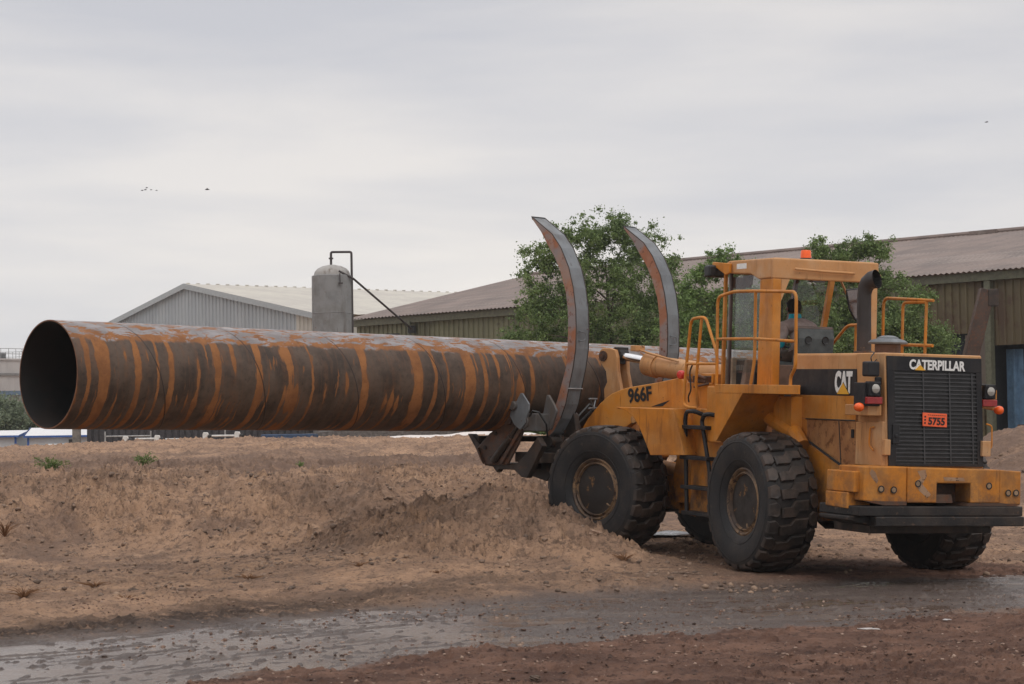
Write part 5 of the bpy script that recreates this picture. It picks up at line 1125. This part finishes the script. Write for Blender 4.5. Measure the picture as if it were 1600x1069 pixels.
# low stacks and tarp
o = tag(MB().box(-9.6, -7.6, 84, 86, 0, 2.10).build('blue_container', plain('dark_blue_steel', (.03, .06, .12), .6), None, bevel=.03), 'low dark blue container right of the white pipe stands', 'container')
o = tag(MB().prism([(-8.4, 0), (-2.0, 0), (-2.0, 2.45), (-3.2, 2.5), (-6.0, 2.30), (-8.4, 2.12)], 88, 92).build('timber_stack', plain('grey_brown_stack', (.13, .115, .105), .9, var=.4), None), 'long low grey-brown stack of boards seen under the carried pipe', 'stack')
xs_ = np.linspace(-6.6, 1.6, 60); ys_ = np.linspace(73.5, 78, 12); XX, YY = np.meshgrid(xs_, ys_)
ZZ = 1.78 + .16 * np.sin((XX + 6.6) / 8.2 * math.pi) ** .6 + .06 * fbm(XX * 1.3, YY, 3, 77) + .10 * sst(-2.4, -1.6, XX) * (1 - sst(.4, 1.4, XX)); ZZ[0] -= .5; ZZ[-1] -= .5
me = grid_mesh('white_tarpaulin', XX, YY, ZZ); me.materials.append(plain('white_sheet', (.72, .66, .62), .7, var=.08)); o = bpy.data.objects.new('white_tarpaulin', me); COL.objects.link(o)
tag(o, 'crumpled white tarpaulin lying along the crest of the far berm', 'tarpaulin')

# ------------------------------------------------------------------ trees
def leaf_mat(name, c1, c2, c3):
    m, t, b = mat_new(name)
    g = N(t, 'ShaderNodeNewGeometry'); r_ = g.outputs['Random Per Island']
    c = mixc(t, ramp(t, noise(t, .9, 4, .6), .36, .62), c1, c2); c = mixc(t, ramp(t, r_, .55, 1.), c, c3)
    t.links.new(c, b.inputs['Base Color']); b.inputs['Roughness'].default_value = .6
    b.inputs['Transmission Weight'].default_value = 0
    tl = N(t, 'ShaderNodeBsdfTranslucent'); t.links.new(c, tl.inputs[0]); mxs = N(t, 'ShaderNodeMixShader'); mxs.inputs[0].default_value = .28
    o = [n for n in t.nodes if n.type == 'OUTPUT_MATERIAL'][0]; t.links.new(b.outputs[0], mxs.inputs[1]); t.links.new(tl.outputs[0], mxs.inputs[2]); t.links.new(mxs.outputs[0], o.inputs[0])
    return m
LEAF = leaf_mat('tree_leaves', (.095, .150, .042), (.150, .215, .062), (.22, .30, .10))
LEAFL = leaf_mat('bright_leaves', (.11, .185, .045), (.16, .25, .065), (.22, .31, .10))
LEAFD = leaf_mat('far_leaves', (.13, .17, .10), (.18, .22, .13), (.22, .26, .16))  # far greens paled, distance haze painted into the leaf colour
BARK = plain('bark', (.075, .055, .042), .9, bmp=.6)
def leaves(centres, radii, n, size, mat, name, parent, squash=.8, seed=1):
    g = np.random.default_rng(seed); C = np.array(centres); Rr = np.array(radii); w = Rr ** 2.2; w /= w.sum()
    k = g.choice(len(C), n, p=w); d = g.normal(size=(n, 3)); d /= np.linalg.norm(d, axis=1)[:, None]
    # twigs: leaves bunch along short sprays
    rr_ = Rr[k] * np.abs(g.normal(0, .62, n))
    q = C[k] + d * rr_[:, None] * np.array([1, 1, squash])
    sprig = g.normal(size=(n // 6 + 1, 3)) * .0
    nn = g.normal(size=(n, 3)); nn[:, 2] += .6; nn /= np.linalg.norm(nn, axis=1)[:, None]
    a = np.cross(nn, g.normal(size=(n, 3))); a /= np.linalg.norm(a, axis=1)[:, None]; b_ = np.cross(nn, a)
    s = size * g.uniform(.6, 1.4, n)[:, None]; a *= s; b_ *= s * .5
    V = np.stack([q - a, q + b_, q + a, q - b_], 1).reshape(-1, 3)
    me = bpy.data.meshes.new(name); me.vertices.add(n * 4); me.vertices.foreach_set('co', V.ravel()); me.loops.add(n * 4); me.loops.foreach_set('vertex_index', np.arange(n * 4))
    me.polygons.add(n); me.polygons.foreach_set('loop_start', np.arange(0, n * 4, 4)); me.polygons.foreach_set('loop_total', np.full(n, 4)); me.update(); me.materials.append(mat)
    o = bpy.data.objects.new(name, me); COL.objects.link(o); o.parent = parent; return o
def tree(x, y, outline, label, mat, n, size, group='trees in front of the warehouse', seed=1, zg=0, sub=.33, name='tree', trunks=4):
    """outline: list of (dx, z, r) big lobes; each is broken into many small leaf clumps"""
    g = np.random.default_rng(seed); T = thing(name, label, 'tree', (x, y, zg), group)
    cs, rs = [], []
    for dx, z, r_ in outline:
        r_ = r_ * 1.08; m_ = int(24 + 44 * r_)
        for i in range(m_):
            d = g.normal(size=3); d /= np.linalg.norm(d); rr2 = r_ * abs(g.normal(.62, .32))
            cs.append((dx + d[0] * rr2, d[1] * rr2 * .9, z + d[2] * rr2 * .85)); rs.append(sub * g.uniform(.35, 1.1) * min(1, .45 + r_ * .5))
    leaves(cs, rs, n, size, mat, 'crown', T, seed=seed + 5)
    m = MB(); 
    tops = sorted(outline, key=lambda q: -q[2])
    for i in range(trunks):
        dx, z, r_ = tops[i % len(tops)]
        b0 = Vector((g.uniform(-.25, .25) + dx * .25, g.uniform(-.2, .2), 0)); e_ = Vector((dx + g.uniform(-.3, .3), g.uniform(-.4, .4), z + r_ * .4)); mid = b0.lerp(e_, .45) + Vector((g.uniform(-.2, .2), 0, .2))
        m.tube([b0, mid, e_], .1, 8, rs=[.13, .08, .02])
        for j in range(6):
            s0 = mid.lerp(e_, g.uniform(0, .8)); s1 = s0 + Vector((g.normal() * r_ * .6, g.normal() * r_ * .5, r_ * g.uniform(.2, .8))); m.tube([s0, s0.lerp(s1, .5) + Vector((0, 0, .08)), s1], .03, 5, rs=[.035, .022, .008])
    m.build('trunk', BARK, T, smooth=True)
    if y < 70:   # the row stands behind the berm, close to the warehouse
        k_ = 1.27; T.scale = (k_, k_, k_); T.location = (x * k_, y * k_, -.46)
    return T
tree(2.45, 62, [(-1.55, 6.7, .75), (-.9, 7.2, .7), (-.1, 7.4, .75), (.6, 7.55, .6), (1.25, 7.1, .7), (1.75, 6.4, .65), (-1.7, 5.6, .9), (-.7, 6.1, 1.1), (.5, 6.2, 1.2), (1.4, 5.6, .9), (-1.5, 4.4, 1.1), (-.3, 4.7, 1.3), (1.0, 4.5, 1.3), (-2.05, 3.5, .9), (-1.0, 3.2, 1.3), (.5, 3.0, 1.4), (1.5, 3.1, 1.0), (-1.6, 1.9, 1.2), (0, 1.7, 1.4), (1.4, 1.8, 1.2), (-2.4, 4.6, .35)],
     'largest dense green tree, standing behind the two raised clamp arms', LEAF, 175000, .037, seed=3, trunks=6)
tree(5.15, 60, [(.55, 6.55, .38), (.95, 6.35, .35), (.1, 6.2, .35), (-.3, 5.6, .6), (.35, 5.4, .6), (-.4, 4.6, .9), (.4, 4.3, .9), (-.3, 3.5, 1.0), (.5, 3.2, 1.0), (0, 2.2, 1.2)],
     'lighter green tree with one branch reaching over the cab roof lamp', LEAFL, 75000, .036, seed=8, trunks=3)
tree(7.1, 61, [(-.7, 5.5, .6), (.1, 5.7, .6), (.9, 5.8, .6), (-.6, 4.6, .8), (.3, 4.9, .8), (1.1, 4.7, .8), (-.6, 3.6, 1.0), (.5, 3.6, 1.1), (1.2, 3.4, 1.0), (0, 2.4, 1.3), (1.2, 2.3, 1.1)],
     'lower green tree seen through the cab windows', LEAF, 90000, .037, seed=12, trunks=3)
tree(9.2, 60, [(-.75, 6.8, .42), (-.1, 6.55, .4), (.45, 6.85, .42), (.8, 6.75, .35), (-.5, 6.1, .6), (.3, 6.0, .7), (1.05, 5.9, .5), (-.6, 5.1, .8), (.4, 4.9, .9), (1.2, 4.9, .7), (-.5, 4.0, .9), (.5, 3.8, 1.0), (1.4, 3.9, .8), (0, 2.6, 1.3), (1.3, 2.6, 1.1)],
     'green tree with an uneven top, rising behind the exhaust stack', LEAF, 115000, .036, seed=17, trunks=4)
tree(11.1, 59, [(-.5, 4.6, .75), (.1, 4.0, .8), (-.4, 3.4, .9), (.3, 3.0, .8), (0, 2.1, 1.0), (-.3, 5.3, .45)],
     'low green tree behind the right handrails, touching the rusty wall', LEAF, 50000, .036, seed=21, trunks=2)
for i, (x, y, o_, l_) in enumerate((
    (-34, 150, [(-.5, 3.7, 1.4), (1.2, 3.2, 1.3), (-2.3, 3.5, 1.5), (0, 2.0, 1.8)], 'hazy green bush behind the leftmost white cabin'),
    (-30.4, 152, [(-.8, 3.7, 1.3), (.8, 3.0, 1.3), (2.0, 2.2, 1.2), (0, 1.6, 1.6)], 'hazy green bush between the pipe mouth and the white cabins'),
    (-27.0, 154, [(-.5, 2.4, 1.2), (1.0, 2.0, 1.1), (2.2, 1.8, 1.0)], 'low hazy bush right behind the cabin with air conditioner'))):
    tree(x, y, o_, l_, LEAFD, 30000, .10, 'trees behind the white cabins', 31 + i, sub=.8, trunks=2)
tree(-55.5, 240, [(-1.6, 6.4, 1.8), (.4, 5.8, 1.6), (-2.5, 5, 2.0), (0, 4.6, 2.0), (2.5, 4.2, 2.0), (0, 2.5, 2.4)], 'tall hazy tree in front of the concrete silo', leaf_mat('haze_paled_leaves', (.11, .135, .11), (.14, .165, .13), (.17, .19, .15)), 14000, .2, 'trees behind the white cabins', 41, sub=1.2, trunks=2)  # leaf greens greyed so the colour itself holds the haze

# ------------------------------------------------------------------ small plants, debris, birds
def plant(name, x, y, h, w, n, mat, label, group, seed, upright=.7):
    g = np.random.default_rng(seed); z0 = gz(x, y); T = thing(name, label, 'plant' if name == 'green_weed' else 'dry tuft', (x, y, z0 - .02), group)
    m = MB(); pts = []
    for i in range(n):
        a = g.uniform(0, 6.28); l = h * g.uniform(.5, 1); sp_ = w * g.uniform(.1, 1)
        p = [Vector((0, 0, 0)), Vector((math.cos(a) * sp_ * .4, math.sin(a) * sp_ * .4, l * .55)), Vector((math.cos(a) * sp_, math.sin(a) * sp_, l * upright))]
        m.tube(p, .006, 4, rs=[.007, .005, .002]); pts.append(p)
    m.build('stems', mat[0], T)
    cs = []; rs = []
    for p in pts:
        for u in (.45, .7, .9, 1.0): cs.append(tuple(p[1].lerp(p[2], max(0, u * 2 - 1)) if u > .5 else p[0].lerp(p[1], u * 2))); rs.append(.05 + h * .05)
    if mat[1]: leaves(cs, rs, n * mat[2], mat[3], mat[1], 'leaves', T, seed=seed)
    return T
GST = plain('green_stem', (.07, .10, .03), .8)
WEED = leaf_mat('weed_leaves', (.10, .16, .035), (.14, .20, .05), (.19, .24, .07))
STRAW = plain('dry_straw', (.20, .10, .045), .9)
plant('green_weed', -8.6, 41.0, .50, .34, 26, (GST, WEED, 46, .016), 'bushy green weed on the bank below the concrete post', 'green weeds on the bank', 51)
plant('green_weed', -7.05, 42.2, .50, .22, 16, (GST, WEED, 46, .016), 'slim green weed on the bank, middle of the three weeds', 'green weeds on the bank', 52)
plant('green_weed', -4.3, 44.0, .26, .2, 12, (GST, WEED, 46, .014), 'small low green weed on the bank, nearest the clamp', 'green weeds on the bank', 53)
for i, (x, y, h, w, l_) in enumerate(((-5.55, 25.0, .16, .3, 'dry reddish tuft at the left edge above the puddle'), (-4.25, 24.2, .11, .16, 'small dry tuft beside the dark mud ridge'), (-5.0, 26.4, .12, .3, 'thin dry tuft on flat sand, left of centre'), (1.35, 27.35, .15, .2, 'dry straw tuft on the mound near the front tyre'), (-.9, 26.0, .09, .14, 'tiny dry tuft at the foot of the mound'), (-3.2, 26.6, .10, .2, 'thin dry tuft on the sand left of the mound'), (-7.6, 33.0, .3, .4, 'dry brown brush on the bank at the left edge'), (-1.9, 27.2, .12, .2, 'pale dry tuft where the sand meets the mound'))):
    plant('dry_tuft', x, y, h, w, 34, (STRAW, None), l_, 'dry tufts on the sand', 60 + i, .8)
# sheet of scrap metal under the loader
sx = np.linspace(-.62, .62, 26); sy = np.linspace(-.35, .35, 8); XX, YY = np.meshgrid(sx, sy); ZZ = .03 + .05 * np.cos(XX * 2.4) + .012 * np.sin(XX * 9 + YY * 4) - .02 * YY
me = grid_mesh('metal_sheet', XX, YY, ZZ); me.materials.append(worn('bent_galvanised_sheet', (.34, .34, .35), (.16, .15, .15), rough=.25, metal=.7, rust_amt=(.6, .7), dirt=(.08, .06, .05), dirt_amt=.6))
o = bpy.data.objects.new('metal_sheet', me); COL.objects.link(o); o.location = (2.35, 32.8, gz(2.35, 32.8) + .02); o.rotation_euler = (0.05, 0, .1); o.modifiers.new('s', 'SOLIDIFY').thickness = .004
tag(o, 'bent grey scrap metal sheet lying on the ground between the front and rear wheels', 'metal sheet')
def litter(x, y, L_, w_, lab, ang, col=(.45, .42, .40)):
    m = MB(); pts_ = [(-L_, -.3 * w_), (-.3 * L_, -w_), (.2 * L_, -.3 * w_), (L_, -.5 * w_), (.9 * L_, .4 * w_), (.1 * L_, w_), (-.4 * L_, .4 * w_)]
    m.prism(pts_, 0, .006, ax='z'); o = m.build('scrap_piece', plain('pale_scrap', col, .5, var=.2), None)
    o.location = (x, y, gz(x, y) + .015); o.rotation_euler = (.12, .05, ang); o['group'] = 'pale scraps on the ground'; return tag(o, lab, 'scrap')
litter(3.05, 19.2, .10, .035, 'pale torn scrap on the red soil in the foreground, longer of the two', .1)
litter(3.9, 20.1, .05, .03, 'tiny pale scrap on the red soil, right of the longer one', .5)
litter(5.2, 33.2, .17, .06, 'pale flat scrap on the ground between the rear wheels', .2, (.36, .33, .30))
litter(-3.6, 24.6, .05, .03, 'tiny white scrap on the sand above the puddle at left', .2)
# stones and clods resting on the sand
ROCKM = plain('clod', (.10, .07, .052), .95, var=.4, bmp=.6)
def rock(x, y, s, lab, col=None):
    g = np.random.default_rng(int(abs(x * 100 + y * 7))); bm = bmesh.new(); bmesh.ops.create_icosphere(bm, subdivisions=3, radius=1)
    for v in bm.verts:
        n_ = v.co.normalized(); k = 1 + .28 * math.sin(n_.x * 3.1 + x) * math.cos(n_.y * 4.3 + y) + .16 * math.sin(n_.z * 7 + n_.x * 5 + x * 3) + g.normal() * .03
        v.co = Vector((n_.x * k * s * 1.3, n_.y * k * s, n_.z * k * s * .65))
    me = bpy.data.meshes.new('rock'); bm.to_mesh(me); bm.free(); me.materials.append(col or ROCKM); o = bpy.data.objects.new('rock', me); COL.objects.link(o); o.location = (x, y, gz(x, y) + s * .25); o['group'] = 'clods and stones lying about'; return tag(o, lab, 'rock')
SANDR = plain('sandy_clod', (.27, .18, .125), .95, var=.3, bmp=.6)
rock(.98, 28.15, .085, 'rounded sandy stone on the mound ridge against the front tyre', SANDR)
rock(-4.35, 25.2, .055, 'dark pointed clod on the flat sand at left')
rock(.11, 26.0, .045, 'small dark clod at the foot of the mound')
rock(.13, 15.75, .03, 'dark round pebble at the bottom edge of the foreground')
# loose clods and gravel, far too many to count
def gravel(name, n, xr, yr, smin, smax, mat, seed, weight=None):
    g = np.random.default_rng(seed); bm = bmesh.new(); bmesh.ops.create_icosphere(bm, subdivisions=1, radius=1); bv = np.array([v.co[:] for v in bm.verts]); bf = np.array([[v.index for v in f.verts] for f in bm.faces]); bm.free()
    Y = g.uniform(yr[0], yr[1], n * 3); X = g.uniform(xr[0], xr[1], n * 3) * Y / 30
    keep = fbm(X * .5, Y * .4, 3, seed) + .35 * fbm(X * 2, Y * 2, 2, seed + 1) > g.uniform(-.35, .45, n * 3)
    ok = keep & (np.hypot(X - 3.0, Y - 27.1) > .9) & (np.hypot(X - 1.25, Y - 29.8) > .8); X, Y = X[ok][:n], Y[ok][:n]; n = len(X)
    Z = terrain(X, Y)[0]; S = smin + (smax - smin) * g.random(n) ** 3.5
    V = bv[None] * (1 + g.uniform(-.42, .42, (n, len(bv), 1))) * S[:, None, None] * np.stack([g.uniform(.9, 1.6, n), g.uniform(.8, 1.2, n), g.uniform(.5, .9, n)], 1)[:, None, :]
    a = g.uniform(0, 6.28, n); ca, sa = np.cos(a)[:, None], np.sin(a)[:, None]
    V = np.stack([V[..., 0] * ca - V[..., 1] * sa + X[:, None], V[..., 0] * sa + V[..., 1] * ca + Y[:, None], V[..., 2] + Z[:, None] + S[:, None] * .2], -1).reshape(-1, 3)
    F = (bf[None] + (np.arange(n) * len(bv))[:, None, None]).reshape(-1, 3)
    me = bpy.data.meshes.new(name); me.vertices.add(len(V)); me.vertices.foreach_set('co', V.ravel()); me.loops.add(F.size); me.loops.foreach_set('vertex_index', F.ravel())
    me.polygons.add(len(F)); me.polygons.foreach_set('loop_start', np.arange(0, F.size, 3)); me.polygons.foreach_set('loop_total', np.full(len(F), 3)); me.update(); me.materials.append(mat)
    o = bpy.data.objects.new(name, me); COL.objects.link(o); o['kind'] = 'stuff'; return o
def clodmat(name, a, b_, c_):
    m, t, b = mat_new(name); r_ = N(t, 'ShaderNodeNewGeometry').outputs['Random Per Island']
    t.links.new(mixc(t, ramp(t, r_, .55, 1.), mixc(t, ramp(t, r_, 0, .5), a, b_), c_), b.inputs['Base Color']); b.inputs['Roughness'].default_value = .95; return m
gravel('sand_clods', 6500, (-9, 4), (24.5, 40), .006, .042, clodmat('sand_clods', (.115, .08, .06), (.20, .138, .10), (.30, .205, .14)), 301)
gravel('red_soil_gravel', 5000, (-6, 9), (15, 24), .005, .020, clodmat('red_gravel', (.05, .03, .022), (.14, .078, .054), (.34, .24, .18)), 302)
gravel('right_side_clods', 2500, (4, 11), (27, 50), .008, .045, clodmat('right_clods', (.11, .075, .055), (.21, .145, .10), (.33, .22, .15)), 303)
# birds
BIRD = plain('dark_bird', (.05, .05, .055), .8)
for i, (u, v, s, lab) in enumerate(((223, 298, .22, 'distant bird, leftmost of the loose flock'), (228, 297, .24, 'distant bird, second from the left in the flock'), (230, 294, .22, 'distant bird, highest in the flock'), (237, 297, .18, 'faint distant bird, fourth in the flock'), (245.5, 298, .18, 'faint distant bird, rightmost of the loose flock'), (325, 296.5, .40, 'lone dark bird flying right of the flock'), (1550, 192, .30, 'faint lone bird high at the right edge'))):
    a = (u - 800) / 3448.5; el = .0456 + (534.5 - v) / 3448.5 - .014 * a * 0; Y = 180
    b_ = thing('bird', lab, 'bird', (a * Y, Y, 1.65 + math.tan(el) * Y + .014 * a * Y * -1), 'birds in the sky')
    m = MB(); m.tube([(-s * .45, 0, -.01), (0, 0, 0), (s * .5, 0, .01)], .03, 6, rs=[.015, .05 * s * 3, .02]); m.build('bird_body', BIRD, b_, smooth=True)
    for q in (1, -1):
        m = MB(); m.add([(-s * .15, 0, .0), (s * .2, 0, .0), (s * .25, q * s * .6, .10 * s * 4 * .5), (-s * .1, q * s * 1.1, .02)], [(0, 1, 2, 3)]); w_ = m.build('wing', BIRD, b_); w_.modifiers.new('s', 'SOLIDIFY').thickness = .02

# ------------------------------------------------------------------ loose pieces become parts of their own
def separate(o, name):
    me = o.data; n = len(me.vertices); par = list(range(n))
    def find(a):
        while par[a] != a: par[a] = par[par[a]]; a = par[a]
        return a
    for e in me.edges:
        a, b = find(e.vertices[0]), find(e.vertices[1])
        if a != b: par[a] = b
    groups = {}
    for f in me.polygons: groups.setdefault(find(f.vertices[0]), []).append(f)
    for k, fl_ in groups.items():
        idx = sorted({v for f in fl_ for v in f.vertices}); mp_ = {v: i for i, v in enumerate(idx)}
        m2 = bpy.data.meshes.new(name); m2.from_pydata([me.vertices[v].co[:] for v in idx], [], [[mp_[v] for v in f.vertices] for f in fl_])
        for mt in me.materials: m2.materials.append(mt)
        m2.polygons.foreach_set('use_smooth', [f.use_smooth for f in fl_])
        c = bpy.data.objects.new(name, m2); COL.objects.link(c); c.parent = o.parent; c.matrix_local = o.matrix_local.copy()
        for md in o.modifiers:
            q = c.modifiers.new(md.name, md.type)
            if md.type == 'BEVEL': q.width = md.width; q.segments = md.segments; q.limit_method = 'ANGLE'; q.angle_limit = md.angle_limit
    bpy.data.objects.remove(o)
for nm, new in (('dark_lower_edge', 'dark_lower_edge'), ('hinge_plate', 'hinge_plate'), ('scratched_patches', 'scratched_patch'), ('bolt_ends', 'bolt'), ('bolt_rings', 'bolt_washer'), ('edge_weld', 'edge_weld'), ('pilaster', 'pilaster'), ('backrest_holes', 'backrest_hole'), ('plate_side_mark', 'plate_side_mark'), ('side_weight', 'side_weight'), ('link_rib', 'link_rib'), ('ridge_studs', 'ridge_stud')):
    for o in [o for o in bpy.data.objects if o.name.split('.')[0] == nm and o.type == 'MESH']: separate(o, new)

hm = bpy.data.materials.new('haze_air'); hm.use_nodes = True; ht = hm.node_tree; ht.nodes.clear()
ho = N(ht, 'ShaderNodeOutputMaterial'); hv = N(ht, 'ShaderNodeVolumePrincipled'); hv.inputs['Color'].default_value = (.86, .88, .9, 1); hv.inputs['Density'].default_value = .0003; hv.inputs['Anisotropy'].default_value = .2
ht.links.new(hv.outputs[0], ho.inputs['Volume'])
hz_ = MB().box(-2400, 2400, -30, 1450, -2.0, 24).build('haze', hm, None); hz_['kind'] = 'stuff'
